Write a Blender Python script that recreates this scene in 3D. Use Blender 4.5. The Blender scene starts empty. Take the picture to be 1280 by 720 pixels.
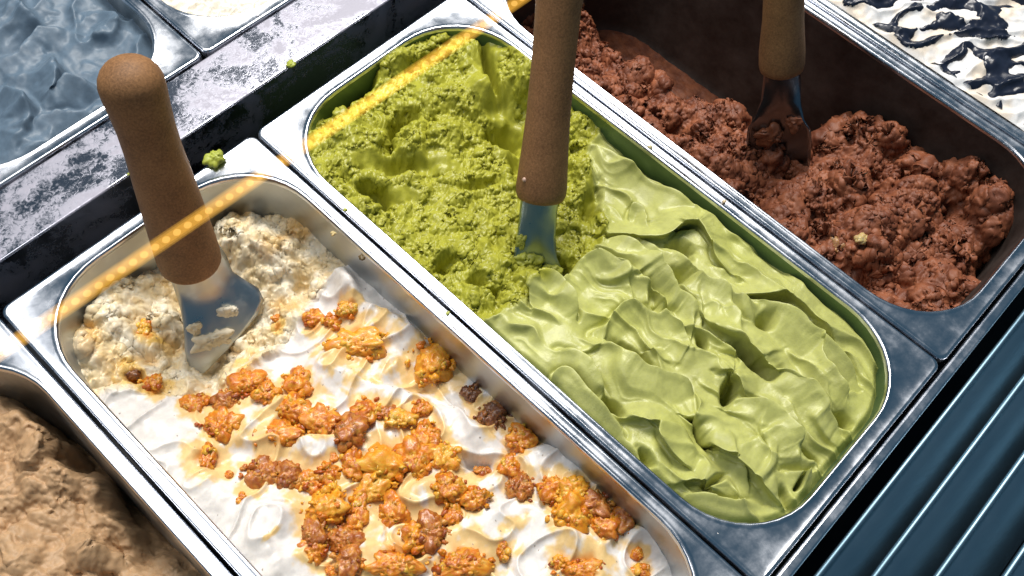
import bpy, math, random
import numpy as np
from mathutils import Vector, Matrix

# ------------------------------------------------------------------ camera, world, lamps, exposure
scene = bpy.context.scene
C = scene.collection
CAM = np.array([-0.01503, 0.03584, 0.46868])
EUL = (math.radians(29.137), math.radians(-4.083), math.radians(-46.422))
FPX = 1258.2
cam_d = bpy.data.cameras.new('camera')
cam = bpy.data.objects.new('camera', cam_d)
C.objects.link(cam)
cam.location = CAM
cam.rotation_euler = EUL
cam_d.sensor_width = 36.0
cam_d.lens = 36.0 * FPX / 1280.0
cam_d.clip_start = 0.01
cam_d.clip_end = 50
scene.camera = cam

world = bpy.data.worlds.new('World')
scene.world = world
world.use_nodes = True
bg = world.node_tree.nodes['Background']
bg.inputs[0].default_value = (0.20, 0.42, 0.62, 1)
bg.inputs[1].default_value = 0.24


def area(name, loc, target, sx, sy, power, col):
    d = bpy.data.lights.new(name, 'AREA')
    d.shape = 'RECTANGLE'
    d.size = sx
    d.size_y = sy
    d.energy = power
    d.color = col
    o = bpy.data.objects.new(name, d)
    C.objects.link(o)
    o.location = loc
    q = (Vector(target) - Vector(loc)).to_track_quat('-Z', 'Y')
    o.rotation_euler = q.to_euler()
    return o


# long white lamp of the display case, over the rear of the pans, running along the row
area('case_lamp', (0.42, 0.64, 0.86), (0.42, 0.60, 0.0), 1.9, 0.42, 10.0, (1.0, 0.97, 0.94))
# smaller ceiling lamp further off, gives crisper shadows
area('ceiling_lamp', (1.35, 1.45, 2.95), (0.25, 0.2, 0.0), 1.10, 1.10, 104.0, (1.0, 0.95, 0.88))

vs = scene.view_settings
vs.view_transform = 'Standard'
vs.look = 'None'
vs.exposure = 0.12
vs.gamma = 1.0
vs.use_curve_mapping = False
scene.cycles.max_bounces = 8
scene.cycles.sample_clamp_indirect = 6.0

# ------------------------------------------------------------------ layout helpers
_rx, _ry, _rz = EUL
_R = np.array((Matrix.Rotation(_rz, 3, 'Z') @ Matrix.Rotation(_ry, 3, 'Y') @ Matrix.Rotation(_rx, 3, 'X')))


def U(px, py, z=0.0):
    """point of the photograph (1280 x 720) -> world x, y at height z"""
    d = _R @ np.array([(px - 640) / FPX, -(py - 360) / FPX, -1.0])
    t = (z - CAM[2]) / d[2]
    return CAM[0] + t * d[0], CAM[1] + t * d[1]


def U3(px, py, z=0.0):
    x, y = U(px, py, z)
    return Vector((x, y, z))


def Uv(pts, z):
    return np.array([U(a, b, z) for a, b in pts])


W, L = 0.165, 0.3667          # pan pitch and length
SIDE, END, RAD = 0.0080, 0.0095, 0.046   # flange widths, corner radius of the opening


def tag(o, label=None, cat=None, group=None, kind=None):
    if label: o['label'] = label
    if cat: o['category'] = cat
    if group: o['group'] = group
    if kind: o['kind'] = kind
    return o


def empty(name, loc=(0, 0, 0)):
    o = bpy.data.objects.new(name, None)
    o.empty_display_size = 0.02
    o.location = loc
    C.objects.link(o)
    return o


def mesh_obj(name, verts, faces, mat, parent=None, smooth=True, loc=None):
    me = bpy.data.meshes.new(name)
    me.from_pydata([tuple(v) for v in verts], [], [tuple(f) for f in faces])
    me.update()
    if smooth:
        me.polygons.foreach_set('use_smooth', [True] * len(me.polygons))
    me.materials.append(mat)
    o = bpy.data.objects.new(name, me)
    C.objects.link(o)
    if parent: o.parent = parent
    if loc is not None: o.location = loc
    return o


def fast_mesh(name, co, quads, mat, col=None):
    me = bpy.data.meshes.new(name)
    n, f = len(co), len(quads)
    k = quads.shape[1]
    me.vertices.add(n)
    me.vertices.foreach_set('co', co.astype(np.float32).ravel())
    me.loops.add(f * k)
    me.loops.foreach_set('vertex_index', quads.astype(np.int32).ravel())
    me.polygons.add(f)
    me.polygons.foreach_set('loop_start', np.arange(0, f * k, k, dtype=np.int32))
    me.polygons.foreach_set('use_smooth', np.ones(f, dtype=bool))
    me.update(calc_edges=True)
    if col is not None:
        a = me.color_attributes.new('Col', 'FLOAT_COLOR', 'POINT')
        c4 = np.ones((n, 4), np.float32)
        c4[:, :3] = col
        a.data.foreach_set('color', c4.ravel())
    me.materials.append(mat)
    o = bpy.data.objects.new(name, me)
    C.objects.link(o)
    return o


# ------------------------------------------------------------------ noise (numpy)
def _hash(ix, iy, seed):
    h = (ix.astype(np.int64) * 374761393 + iy.astype(np.int64) * 668265263 + seed * 1442695041) & 0xffffffff
    h = ((h ^ (h >> 13)) * 1274126177) & 0xffffffff
    h = ((h ^ (h >> 16)) * 2246822519) & 0xffffffff
    return (h ^ (h >> 15)) & 0xffffffff


def perlin(x, y, seed=0):
    x0 = np.floor(x); y0 = np.floor(y)
    fx = x - x0; fy = y - y0
    x0 = x0.astype(np.int64); y0 = y0.astype(np.int64)
    u = fx * fx * fx * (fx * (fx * 6 - 15) + 10)
    v = fy * fy * fy * (fy * (fy * 6 - 15) + 10)

    def g(ix, iy, dx, dy):
        a = _hash(ix, iy, seed) * (2 * np.pi / 4294967296.0)
        return np.cos(a) * dx + np.sin(a) * dy
    a = g(x0, y0, fx, fy); b = g(x0 + 1, y0, fx - 1, fy)
    c = g(x0, y0 + 1, fx, fy - 1); d = g(x0 + 1, y0 + 1, fx - 1, fy - 1)
    return 1.45 * ((a + (b - a) * u) + ((c + (d - c) * u) - (a + (b - a) * u)) * v)


def fbm(x, y, seed=0, octv=4, gain=0.5, lac=2.03):
    s = 0; a = 1; t = 0
    for i in range(octv):
        s = s + a * perlin(x, y, seed + i * 17); t += a
        x = x * lac + 3.1; y = y * lac + 1.7; a *= gain
    return s / t


def worley(x, y, seed=0, jit=0.9):
    x0 = np.floor(x).astype(np.int64); y0 = np.floor(y).astype(np.int64)
    f1 = np.full(x.shape, 9.0); f2 = np.full(x.shape, 9.0); idv = np.zeros(x.shape)
    for dx in (-1, 0, 1):
        for dy in (-1, 0, 1):
            cx = x0 + dx; cy = y0 + dy
            h = _hash(cx, cy, seed)
            px = cx + 0.5 + jit * ((h & 0xffff) / 65535.0 - 0.5)
            py = cy + 0.5 + jit * ((h >> 16) / 65535.0 - 0.5)
            d = np.hypot(px - x, py - y)
            nearer = d < f1
            f2 = np.where(nearer, f1, np.minimum(f2, d))
            idv = np.where(nearer, (h % 1009) / 1009.0, idv)
            f1 = np.where(nearer, d, f1)
    return f1, f2, idv


def clump(x, y, seed, jit=0.9):
    f1, f2, i = worley(x, y, seed, jit)
    return np.sqrt(np.clip(1 - (f1 / 0.85) ** 2, 0, 1)) * (0.55 + 0.6 * i)


def billow(x, y, seed, octv=3, gain=0.45):
    s = 0; a = 1; t = 0
    for i in range(octv):
        s = s + a * np.minimum(np.abs(perlin(x, y, seed + i * 13)) * 1.6, 1.2); t += a
        x = x * 2.1 + 5.3; y = y * 2.1 + 2.9; a *= gain
    return s / t


def _hash3(ix, iy, iz, seed):
    h = (ix * 374761393 + iy * 668265263 + iz * 2147483647 + seed * 1442695041) & 0xffffffff
    h = ((h ^ (h >> 13)) * 1274126177) & 0xffffffff
    h = ((h ^ (h >> 16)) * 2246822519) & 0xffffffff
    return (h ^ (h >> 15)) & 0xffffffff


def perlin3(P, seed):
    P = P.astype(np.float32)
    I = np.floor(P).astype(np.int64); f = (P - I).astype(np.float32)
    w = f * f * f * (f * (f * 6 - 15) + 10)
    r = 0
    for dx in (0, 1):
        for dy in (0, 1):
            for dz in (0, 1):
                h = _hash3(I[:, 0] + dx, I[:, 1] + dy, I[:, 2] + dz, seed)
                g = ((h & 255).astype(np.float32) / 127.5 - 1) * (f[:, 0] - dx) + (((h >> 8) & 255).astype(np.float32) / 127.5 - 1) * (f[:, 1] - dy) + (((h >> 16) & 255).astype(np.float32) / 127.5 - 1) * (f[:, 2] - dz)
                r = r + g * (w[:, 0] if dx else 1 - w[:, 0]) * (w[:, 1] if dy else 1 - w[:, 1]) * (w[:, 2] if dz else 1 - w[:, 2])
    return r * 1.5


def fbm3(P, seed, octv=3, gain=0.55):
    s = 0; a = 1; t = 0
    for i in range(octv):
        s = s + a * perlin3(P + i * 3.7, seed + 31 * i); t += a; a *= gain; P = P * 2.1
    return s / t


def clump3(P, scale, seed):
    """rounded granules in space: 0..1 bump height and a random value of each granule"""
    Q = (P / scale).astype(np.float32)
    I = np.floor(Q).astype(np.int64)
    Fr = (Q - I).astype(np.float32)
    best = np.full(len(P), 9.0, np.float32); idv = np.zeros(len(P), np.float32)
    for dx in (-1, 0, 1):
        for dy in (-1, 0, 1):
            for dz in (-1, 0, 1):
                h = _hash3(I[:, 0] + dx, I[:, 1] + dy, I[:, 2] + dz, seed)
                ex = dx + (h & 1023).astype(np.float32) / 1023 - Fr[:, 0]
                ey = dy + ((h >> 10) & 1023).astype(np.float32) / 1023 - Fr[:, 1]
                ez = dz + ((h >> 20) & 1023).astype(np.float32) / 1023 - Fr[:, 2]
                d = ex * ex + ey * ey + ez * ez
                m = d < best
                best[m] = d[m]; idv[m] = ((h[m] >> 7) & 255).astype(np.float32) / 255
    return np.sqrt(np.clip(1 - best / 0.72, 0, 1)), idv


def sstep(a, b, x):
    t = np.clip((x - a) / (b - a), 0, 1)
    return t * t * (3 - 2 * t)


def saw(x, y, ang, lam, warp, seed):
    """torn scallops: slow rise, abrupt drop, across direction ang"""
    c, s = math.cos(ang), math.sin(ang)
    u = (x * c + y * s) / lam; v = (-x * s + y * c) / lam
    p = u + warp * fbm(u * 0.55, v * 0.4, seed, 3) + 0.35 * perlin(u * 1.7, v * 1.2, seed + 5)
    f = p - np.floor(p)
    return np.where(f < 0.82, f / 0.82, (1 - f) / 0.18)


def idw(X, Y, ctrl, power=3.0, soft=0.006):
    """smooth height through control points (px, py, z)"""
    num = 0; den = 0
    for a, b, z in ctrl:
        x, y = U(a, b, z)
        w = 1.0 / ((X - x) ** 2 + (Y - y) ** 2 + soft * soft) ** (power / 2)
        num = num + w * z; den = den + w
    return num / den


def resample(P, n):
    """Catmull-Rom through the points"""
    P = np.vstack([2 * P[0] - P[1], P, 2 * P[-1] - P[-2]])
    out = []
    m = len(P) - 3
    for i in range(m):
        p0, p1, p2, p3 = P[i:i + 4]
        for t in np.linspace(0, 1, n, endpoint=False):
            out.append(0.5 * ((2 * p1) + (-p0 + p2) * t + (2 * p0 - 5 * p1 + 4 * p2 - p3) * t * t + (-p0 + 3 * p1 - 3 * p2 + p3) * t ** 3))
    out.append(P[-2])
    return np.array(out)


def polydist(X, Y, P):
    """distance, signed side, parameter 0..1 and unit normal to polyline P"""
    best = np.full(X.shape, 1e9); sd = np.zeros(X.shape); tt = np.zeros(X.shape)
    nx = np.zeros(X.shape); ny = np.zeros(X.shape)
    seg = np.diff(P, axis=0); ln = np.hypot(seg[:, 0], seg[:, 1]) + 1e-9
    cum = np.concatenate([[0], np.cumsum(ln)]); tot = cum[-1]
    for i in range(len(seg)):
        ux, uy = seg[i] / ln[i]
        rx = X - P[i, 0]; ry = Y - P[i, 1]
        t = np.clip(rx * ux + ry * uy, 0, ln[i])
        ex = rx - t * ux; ey = ry - t * uy
        d2 = ex * ex + ey * ey
        m = d2 < best
        best = np.where(m, d2, best)
        sd = np.where(m, -rx * uy + ry * ux, sd)
        tt = np.where(m, (cum[i] + t) / tot, tt)
        nx = np.where(m, -uy, nx); ny = np.where(m, ux, ny)
    return np.sqrt(best), sd, tt, nx, ny


class Field:
    """a height field over a piece of one pan opening"""

    def __init__(s, x0, y0, res, region=None, ends=True):
        xa, xb, ya, yb = x0 + SIDE, x0 + W - SIDE, y0 + END, y0 + L - END
        s.box = (xa, xb, ya, yb)
        if region:
            gxa, gxb, gya, gyb = max(xa, region[0]), min(xb, region[1]), max(ya, region[2]), min(yb, region[3])
        else:
            gxa, gxb, gya, gyb = xa, xb, ya, yb
        nx = int((gxb - gxa) / res) + 1; ny = int((gyb - gya) / res) + 1
        s.X, s.Y = np.meshgrid(np.linspace(gxa, gxb, nx), np.linspace(gya, gyb, ny))
        s.Z = np.zeros(s.X.shape); s.DX = np.zeros(s.X.shape); s.DY = np.zeros(s.X.shape)
        s.res = res
        # distance inside the rounded opening
        cx, cy = (xa + xb) / 2, (ya + yb) / 2
        qx = np.abs(s.X - cx) - ((xb - xa) / 2 - RAD); qy = np.abs(s.Y - cy) - ((yb - ya) / 2 - RAD)
        s.inside = RAD - (np.hypot(np.maximum(qx, 0), np.maximum(qy, 0)) + np.minimum(np.maximum(qx, qy), 0))

    def near(s, P, r):
        a = P.min(0) - r; b = P.max(0) + r
        return np.where((s.X > a[0]) & (s.X < b[0]) & (s.Y > a[1]) & (s.Y < b[1]))

    def stroke(s, pts, z, amp, w1, w2, lean=0.6, trough=0.4, n=6, rag=0.0, seed=1):
        """a pulled fold: crest along pts; gentle on the right of travel (w1), steep on the left (w2)"""
        P = resample(Uv(pts, z), n)
        ix = s.near(P, 3.2 * max(w1, w2))
        if not len(ix[0]): return
        X = s.X[ix]; Y = s.Y[ix]
        d, sd, t, nx, ny = polydist(X, Y, P)
        if rag:
            k = rag * fbm(X / 0.004, Y / 0.004, seed, 3)
            d = np.abs(d + k); sd = sd + k
        env = np.sin(np.clip(t, 0.0, 1.0) * np.pi) ** 0.45
        env = env * (0.85 + 0.3 * perlin(t * 5.0 + seed * 3.3, t * 0 + seed, 7))
        gentle = np.exp(-(d / w1) ** 1.35)
        steep = np.exp(-(d / w2) ** 2.0)
        left = sd > 0
        lobe = np.where(left, steep, gentle)
        tr = np.where(left, np.exp(-((d - 2.1 * w2) / (1.2 * w2)) ** 2), 0)
        s.Z[ix] += env * amp * (lobe - trough * tr)
        k = env * amp * lean * np.where(left, np.exp(-(d / (1.3 * w2)) ** 2), np.exp(-(d / (0.45 * w1)) ** 2))
        s.DX[ix] += nx * k; s.DY[ix] += ny * k

    def fold(s, pts, z, amp, w1, w2, lean=0.7, n=6, seed=1, sink=0.0, rag=0.0005, e=0.0007, rope=0.0):
        """a thick pulled ribbon laid over the surface: rounded top, undercut edge on the left of travel, melting away on the right"""
        P = resample(Uv(pts, z), n)
        ix = s.near(P, 2.6 * w1)
        if not len(ix[0]): return
        X = s.X[ix]; Y = s.Y[ix]
        d, sd, t, nx, ny = polydist(X, Y, P)
        k = rag * fbm(X / 0.006, Y / 0.006, seed, 3)
        sd = sd + k; d = np.abs(d + k * np.sign(sd))
        env = np.sin(np.clip(0.04 + 0.92 * t, 0, 1) * np.pi) ** 0.5 * (0.9 + 0.25 * perlin(t * 4 + seed * 3.3, t * 0 + seed, 7))
        left = sd > 0
        u = d / w1
        dr = np.sqrt(d * d + e * e) - e
        g = np.where(left, np.exp(-(dr / w2) ** 1.3), np.exp(-(dr / (0.62 * w1)) ** 0.95))
        lip = np.sqrt(np.clip(1 - ((d - 0.0002) / 0.0016) ** 2, 0, 1)) * rope
        fall = np.where(left, 1.0, sstep(2.5, 1.2, u))
        hgt = env * (amp * g + lip)
        z0 = s.Z[ix]
        floor_ = np.where(left, z0 - sink * env * np.exp(-((d - 1.8 * w2) / (1.4 * w2)) ** 2), z0)
        top = s.B[ix] + hgt
        kk = 0.0007
        h = np.clip(0.5 + 0.5 * (top - floor_) / kk, 0, 1)
        zz = floor_ * (1 - h) + top * h + kk * h * (1 - h)
        m = np.where(left, np.exp(-(d / (2.2 * w2)) ** 4), fall)
        s.Z[ix] = np.where(left, np.maximum(floor_, floor_ + (zz - floor_)), z0 + (zz - z0) * fall)
        q = env * amp * lean * np.where(left, np.exp(-(d / (1.2 * w2)) ** 2), np.exp(-(d / (0.35 * w1)) ** 2)) * h
        s.DX[ix] += nx * q; s.DY[ix] += ny * q

    def pocket(s, px, py, rx, ry, ang, depth, z=-0.006, p=4, rag=0.25, seed=3):
        """hole with ragged rim; rx, ry in photograph pixels, ang in degrees on the picture"""
        x, y = U(px, py, z)
        ca, sa = math.cos(math.radians(ang)), math.sin(math.radians(ang))
        ax = np.array(U(px + rx * ca, py + rx * sa, z)) - (x, y)
        ay = np.array(U(px - ry * sa, py + ry * ca, z)) - (x, y)
        R = 2.5 * (np.hypot(*ax) + np.hypot(*ay))
        ix = s.near(np.array([[x, y]]), R)
        if not len(ix[0]): return
        M = np.linalg.inv(np.array([ax, ay]).T)
        dx = s.X[ix] - x; dy = s.Y[ix] - y
        a = M[0, 0] * dx + M[0, 1] * dy; b = M[1, 0] * dx + M[1, 1] * dy
        q = np.sqrt(a * a + b * b)
        q = q + rag * fbm(s.X[ix] / 0.006, s.Y[ix] / 0.006, seed, 3)
        s.Z[ix] -= depth * np.exp(-np.clip(q, 0, 4) ** p)

    def soften(s, nd, nz=0, mask=None):
        """relax sideways shifts (and heights) so that creases do not tear"""
        def blur(A):
            B = A.copy()
            B[1:-1] = 0.25 * A[:-2] + 0.5 * A[1:-1] + 0.25 * A[2:]
            D = B.copy()
            D[:, 1:-1] = 0.25 * B[:, :-2] + 0.5 * B[:, 1:-1] + 0.25 * B[:, 2:]
            return D
        for _ in range(nd):
            s.DX = blur(s.DX); s.DY = blur(s.DY)
        Z = s.Z
        for _ in range(nz): Z = blur(Z)
        s.Z = Z if mask is None else s.Z * (1 - mask) + Z * mask

    def normals(s):
        P = np.stack([s.X + s.DX, s.Y + s.DY, s.Z], -1)
        gx = np.gradient(P, axis=1); gy = np.gradient(P, axis=0)
        n = np.cross(gx, gy)
        return P, n / (np.linalg.norm(n, axis=2, keepdims=True) + 1e-12)

    def granules(s, scale, amp, seed, mask=None, vary=0.6, bias=0.5):
        """push the surface out along its own normal in granules, so that steep walls get lumps too"""
        P, n = s.normals()
        for k in (0, 1): n = n.copy()
        sel = np.ones(s.X.shape, bool) if mask is None else mask > 0.02
        Q = P[sel]
        wv3 = np.stack([perlin3(Q / (0.8 * scale), seed + 7 * k) for k in (1, 2, 3)], -1)
        b, i = clump3(Q + 0.55 * scale * wv3, scale, seed)
        h = amp * (b * (1 - vary + 2 * vary * i) - bias)
        if mask is not None: h = h * mask[sel]
        s.DX[sel] += n[sel][:, 0] * h; s.DY[sel] += n[sel][:, 1] * h; s.Z[sel] += n[sel][:, 2] * h

    def tears(s, scale, amp, seed, mask=None, thr=0.0, soft=0.22, stretch=(1, 1, 1)):
        """ragged pits and torn edges cut into a plateau, along the surface normal"""
        P, n = s.normals()
        sel = np.ones(s.X.shape, bool) if mask is None else mask > 0.02
        Q = P[sel] / (scale * np.asarray(stretch))
        f = fbm3(Q, seed, 4)
        h = amp * (0.25 * f - sstep(thr, thr + soft, f))
        if mask is not None: h = h * mask[sel]
        s.DX[sel] += n[sel][:, 0] * h; s.DY[sel] += n[sel][:, 1] * h; s.Z[sel] += n[sel][:, 2] * h

    def build(s, name, mat, col, margin=0.0):
        ny, nx = s.X.shape
        keep = (s.inside > -margin)
        idx = np.arange(nx * ny).reshape(ny, nx)
        q = np.stack([idx[:-1, :-1], idx[:-1, 1:], idx[1:, 1:], idx[1:, :-1]], -1)
        ok = keep[:-1, :-1] & keep[:-1, 1:] & keep[1:, 1:] & keep[1:, :-1]
        q = q[ok]
        fade = sstep(0, 0.004, s.inside)
        co = np.stack([s.X + s.DX * fade, s.Y + s.DY * fade, s.Z], -1).reshape(-1, 3)
        used = np.zeros(nx * ny, bool); used[q.ravel()] = True
        remap = np.cumsum(used) - 1
        return fast_mesh(name, co[used], remap[q], mat, col.reshape(-1, 3)[used])


def lerp_col(a, b, t):
    return np.asarray(a) * (1 - t[..., None]) + np.asarray(b) * t[..., None]


# ------------------------------------------------------------------ materials
def new_mat(name):
    m = bpy.data.materials.new(name)
    m.use_nodes = True
    nt = m.node_tree
    return m, nt, nt.nodes['Principled BSDF']


def N(nt, kind, **kw):
    n = nt.nodes.new(kind)
    for k, v in kw.items():
        if k in n.inputs: n.inputs[k].default_value = v
        else: setattr(n, k, v)
    return n


def obj_coords(nt):
    g = nt.nodes.new('ShaderNodeNewGeometry')
    return g.outputs['Position']


def gelato_mat(name, rough=0.5, sss=0.15, sss_r=(1, 0.6, 0.3), scale=0.0015, bump=0.25, bscale=900.0, coat=0.0, spec=0.4):
    m, nt, p = new_mat(name)
    a = nt.nodes.new('ShaderNodeVertexColor'); a.layer_name = 'Col'
    pos = obj_coords(nt)
    n1 = N(nt, 'ShaderNodeTexNoise', Scale=bscale, Detail=4.0, Roughness=0.6)
    nt.links.new(pos, n1.inputs['Vector'])
    n2 = N(nt, 'ShaderNodeTexNoise', Scale=180.0, Detail=5.0, Roughness=0.6)
    nt.links.new(pos, n2.inputs['Vector'])
    mr = N(nt, 'ShaderNodeMapRange'); mr.inputs['From Min'].default_value = 0.3; mr.inputs['From Max'].default_value = 0.7
    mr.inputs['To Min'].default_value = 0.86; mr.inputs['To Max'].default_value = 1.1
    nt.links.new(n2.outputs['Fac'], mr.inputs['Value'])
    mul = N(nt, 'ShaderNodeVectorMath', operation='SCALE')
    nt.links.new(a.outputs['Color'], mul.inputs[0]); nt.links.new(mr.outputs['Result'], mul.inputs['Scale'])
    nt.links.new(mul.outputs[0], p.inputs['Base Color'])
    b = N(nt, 'ShaderNodeBump', Strength=bump, Distance=0.0006)
    nt.links.new(n1.outputs['Fac'], b.inputs['Height'])
    nt.links.new(b.outputs['Normal'], p.inputs['Normal'])
    p.inputs['Roughness'].default_value = rough
    p.inputs['Specular IOR Level'].default_value = spec
    p.inputs['Subsurface Weight'].default_value = sss
    p.inputs['Subsurface Radius'].default_value = sss_r
    p.inputs['Subsurface Scale'].default_value = scale
    p.inputs['Coat Weight'].default_value = coat
    p.inputs['Coat Roughness'].default_value = 0.15
    return m


def steel_mat(name, base=(0.58, 0.605, 0.66), rough=0.14, smear=0.18, film=0.24, scratch=0.15):
    m, nt, p = new_mat(name)
    pos = obj_coords(nt)
    n1 = N(nt, 'ShaderNodeTexNoise', Scale=45.0, Detail=6.0, Roughness=0.65)
    nt.links.new(pos, n1.inputs['Vector'])
    n2 = N(nt, 'ShaderNodeTexNoise', Scale=420.0, Detail=4.0, Roughness=0.7)
    nt.links.new(pos, n2.inputs['Vector'])
    r = N(nt, 'ShaderNodeMapRange'); r.inputs['From Min'].default_value = 0.35; r.inputs['From Max'].default_value = 0.7
    r.inputs['To Min'].default_value = rough; r.inputs['To Max'].default_value = rough + smear
    nt.links.new(n1.outputs['Fac'], r.inputs['Value'])
    nt.links.new(r.outputs['Result'], p.inputs['Roughness'])
    # fine brushed scratches along the pan
    mp = N(nt, 'ShaderNodeMapping'); mp.inputs['Scale'].default_value = (700, 40, 700)
    nt.links.new(pos, mp.inputs['Vector'])
    n3 = N(nt, 'ShaderNodeTexNoise', Scale=1.0, Detail=3.0, Roughness=0.6)
    nt.links.new(mp.outputs[0], n3.inputs['Vector'])
    add = N(nt, 'ShaderNodeMath', operation='ADD')
    s1 = N(nt, 'ShaderNodeMath', operation='MULTIPLY'); s1.inputs[1].default_value = scratch
    nt.links.new(n3.outputs['Fac'], s1.inputs[0])
    s2 = N(nt, 'ShaderNodeMath', operation='MULTIPLY'); s2.inputs[1].default_value = 0.12
    nt.links.new(n2.outputs['Fac'], s2.inputs[0])
    nt.links.new(s1.outputs[0], add.inputs[0]); nt.links.new(s2.outputs[0], add.inputs[1])
    b = N(nt, 'ShaderNodeBump', Strength=0.22, Distance=0.0003)
    nt.links.new(add.outputs[0], b.inputs['Height'])
    nt.links.new(b.outputs['Normal'], p.inputs['Normal'])
    p.inputs['Base Color'].default_value = (*base, 1)
    p.inputs['Metallic'].default_value = 1.0
    # dried milk haze: thin matt film in patches
    cr = N(nt, 'ShaderNodeMapRange'); cr.inputs['From Min'].default_value = 0.52; cr.inputs['From Max'].default_value = 0.75
    cr.inputs['To Min'].default_value = 1.0; cr.inputs['To Max'].default_value = 1.0 - film
    nt.links.new(n1.outputs['Fac'], cr.inputs['Value'])
    nt.links.new(cr.outputs['Result'], p.inputs['Metallic'])
    return m


M = {}
M['steel'] = steel_mat('pan_steel')
M['basin'] = steel_mat('basin_steel', (0.50, 0.52, 0.53), 0.30, 0.25)
m, nt, p = new_mat('frosted_ledge_steel')
pos = obj_coords(nt)
n1 = N(nt, 'ShaderNodeTexNoise', Scale=24.0, Detail=3.0, Roughness=0.6, Distortion=0.8); nt.links.new(pos, n1.inputs['Vector'])
n2 = N(nt, 'ShaderNodeTexNoise', Scale=330.0, Detail=4.0, Roughness=0.65, Distortion=1.5); nt.links.new(pos, n2.inputs['Vector'])
ad = N(nt, 'ShaderNodeMath', operation='ADD'); nt.links.new(n1.outputs['Fac'], ad.inputs[0])
hm = N(nt, 'ShaderNodeMath', operation='MULTIPLY'); hm.inputs[1].default_value = 0.40; nt.links.new(n2.outputs['Fac'], hm.inputs[0]); nt.links.new(hm.outputs[0], ad.inputs[1])
cr = nt.nodes.new('ShaderNodeValToRGB')       # ice film: clear (dark steel) to white frost
e = cr.color_ramp.elements
e[0].position = 0.62; e[0].color = (0, 0, 0, 1); e[1].position = 0.80; e[1].color = (1, 1, 1, 1)
nt.links.new(ad.outputs[0], cr.inputs[0])
mc = N(nt, 'ShaderNodeMix', data_type='RGBA'); nt.links.new(cr.outputs[0], mc.inputs[0])
mc.inputs[6].default_value = (0.30, 0.31, 0.36, 1); mc.inputs[7].default_value = (0.30, 0.29, 0.345, 1); nt.links.new(mc.outputs[2], p.inputs['Base Color'])
im = N(nt, 'ShaderNodeMapRange'); im.inputs['To Min'].default_value = 1.0; im.inputs['To Max'].default_value = 0.15; nt.links.new(cr.outputs[0], im.inputs['Value']); nt.links.new(im.outputs[0], p.inputs['Metallic'])
rm = N(nt, 'ShaderNodeMapRange'); rm.inputs['To Min'].default_value = 0.14; rm.inputs['To Max'].default_value = 0.5; nt.links.new(cr.outputs[0], rm.inputs['Value']); nt.links.new(rm.outputs[0], p.inputs['Roughness'])
bp = N(nt, 'ShaderNodeBump', Strength=0.28, Distance=0.0006); nt.links.new(ad.outputs[0], bp.inputs['Height']); nt.links.new(bp.outputs['Normal'], p.inputs['Normal'])
M['rail'] = m
M['slat'] = steel_mat('slat_steel', (0.22, 0.34, 0.42), 0.42, 0.06, film=0.0, scratch=0.02)
M['blade'] = steel_mat('blade_steel', (0.50, 0.53, 0.54), 0.26, 0.22, film=0.50, scratch=0.5)
M['blade_green'] = steel_mat('blade_steel_smeared_green', (0.36, 0.42, 0.34), 0.22, 0.2, film=0.3, scratch=0.4)
M['blade_dark'] = steel_mat('blade_steel_dark', (0.20, 0.22, 0.25), 0.14, 0.15, film=0.1, scratch=0.3)
m, nt, p = new_mat('black_well'); p.inputs['Base Color'].default_value = (0.006, 0.008, 0.011, 1); p.inputs['Roughness'].default_value = 0.5
M['black'] = m
m, nt, p = new_mat('dirty_basin_steel')
pos = obj_coords(nt)
n1 = N(nt, 'ShaderNodeTexNoise', Scale=38.0, Detail=7.0, Roughness=0.7); nt.links.new(pos, n1.inputs['Vector'])
cr = nt.nodes.new('ShaderNodeValToRGB')
cr.color_ramp.elements[0].position = 0.35; cr.color_ramp.elements[0].color = (0.018, 0.010, 0.007, 1)
cr.color_ramp.elements[1].position = 0.75; cr.color_ramp.elements[1].color = (0.075, 0.058, 0.050, 1)
nt.links.new(n1.outputs['Fac'], cr.inputs[0]); nt.links.new(cr.outputs[0], p.inputs['Base Color'])
p.inputs['Metallic'].default_value = 0.2; p.inputs['Roughness'].default_value = 0.6
M['choc_basin'] = m
m, nt, p = new_mat('matcha_smeared_steel')
p.inputs['Base Color'].default_value = (0.10, 0.17, 0.075, 1); p.inputs['Metallic'].default_value = 0.35; p.inputs['Roughness'].default_value = 0.35
M['matcha_basin'] = m

m, nt, p = new_mat('brown_composite')
pos = obj_coords(nt)
n1 = N(nt, 'ShaderNodeTexNoise', Scale=900.0, Detail=4.0, Roughness=0.7); nt.links.new(pos, n1.inputs['Vector'])
n2 = N(nt, 'ShaderNodeTexNoise', Scale=70.0, Detail=4.0); nt.links.new(pos, n2.inputs['Vector'])
cr = nt.nodes.new('ShaderNodeValToRGB')
cr.color_ramp.elements[0].position = 0.3; cr.color_ramp.elements[0].color = (0.10, 0.044, 0.016, 1)
cr.color_ramp.elements[1].position = 0.8; cr.color_ramp.elements[1].color = (0.40, 0.20, 0.08, 1)
mx = N(nt, 'ShaderNodeMath', operation='ADD'); h1 = N(nt, 'ShaderNodeMath', operation='MULTIPLY'); h1.inputs[1].default_value = 0.72
h2 = N(nt, 'ShaderNodeMath', operation='MULTIPLY'); h2.inputs[1].default_value = 0.34
nt.links.new(n1.outputs['Fac'], h1.inputs[0]); nt.links.new(n2.outputs['Fac'], h2.inputs[0])
nt.links.new(h1.outputs[0], mx.inputs[0]); nt.links.new(h2.outputs[0], mx.inputs[1])
nt.links.new(mx.outputs[0], cr.inputs[0]); nt.links.new(cr.outputs[0], p.inputs['Base Color'])
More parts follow.
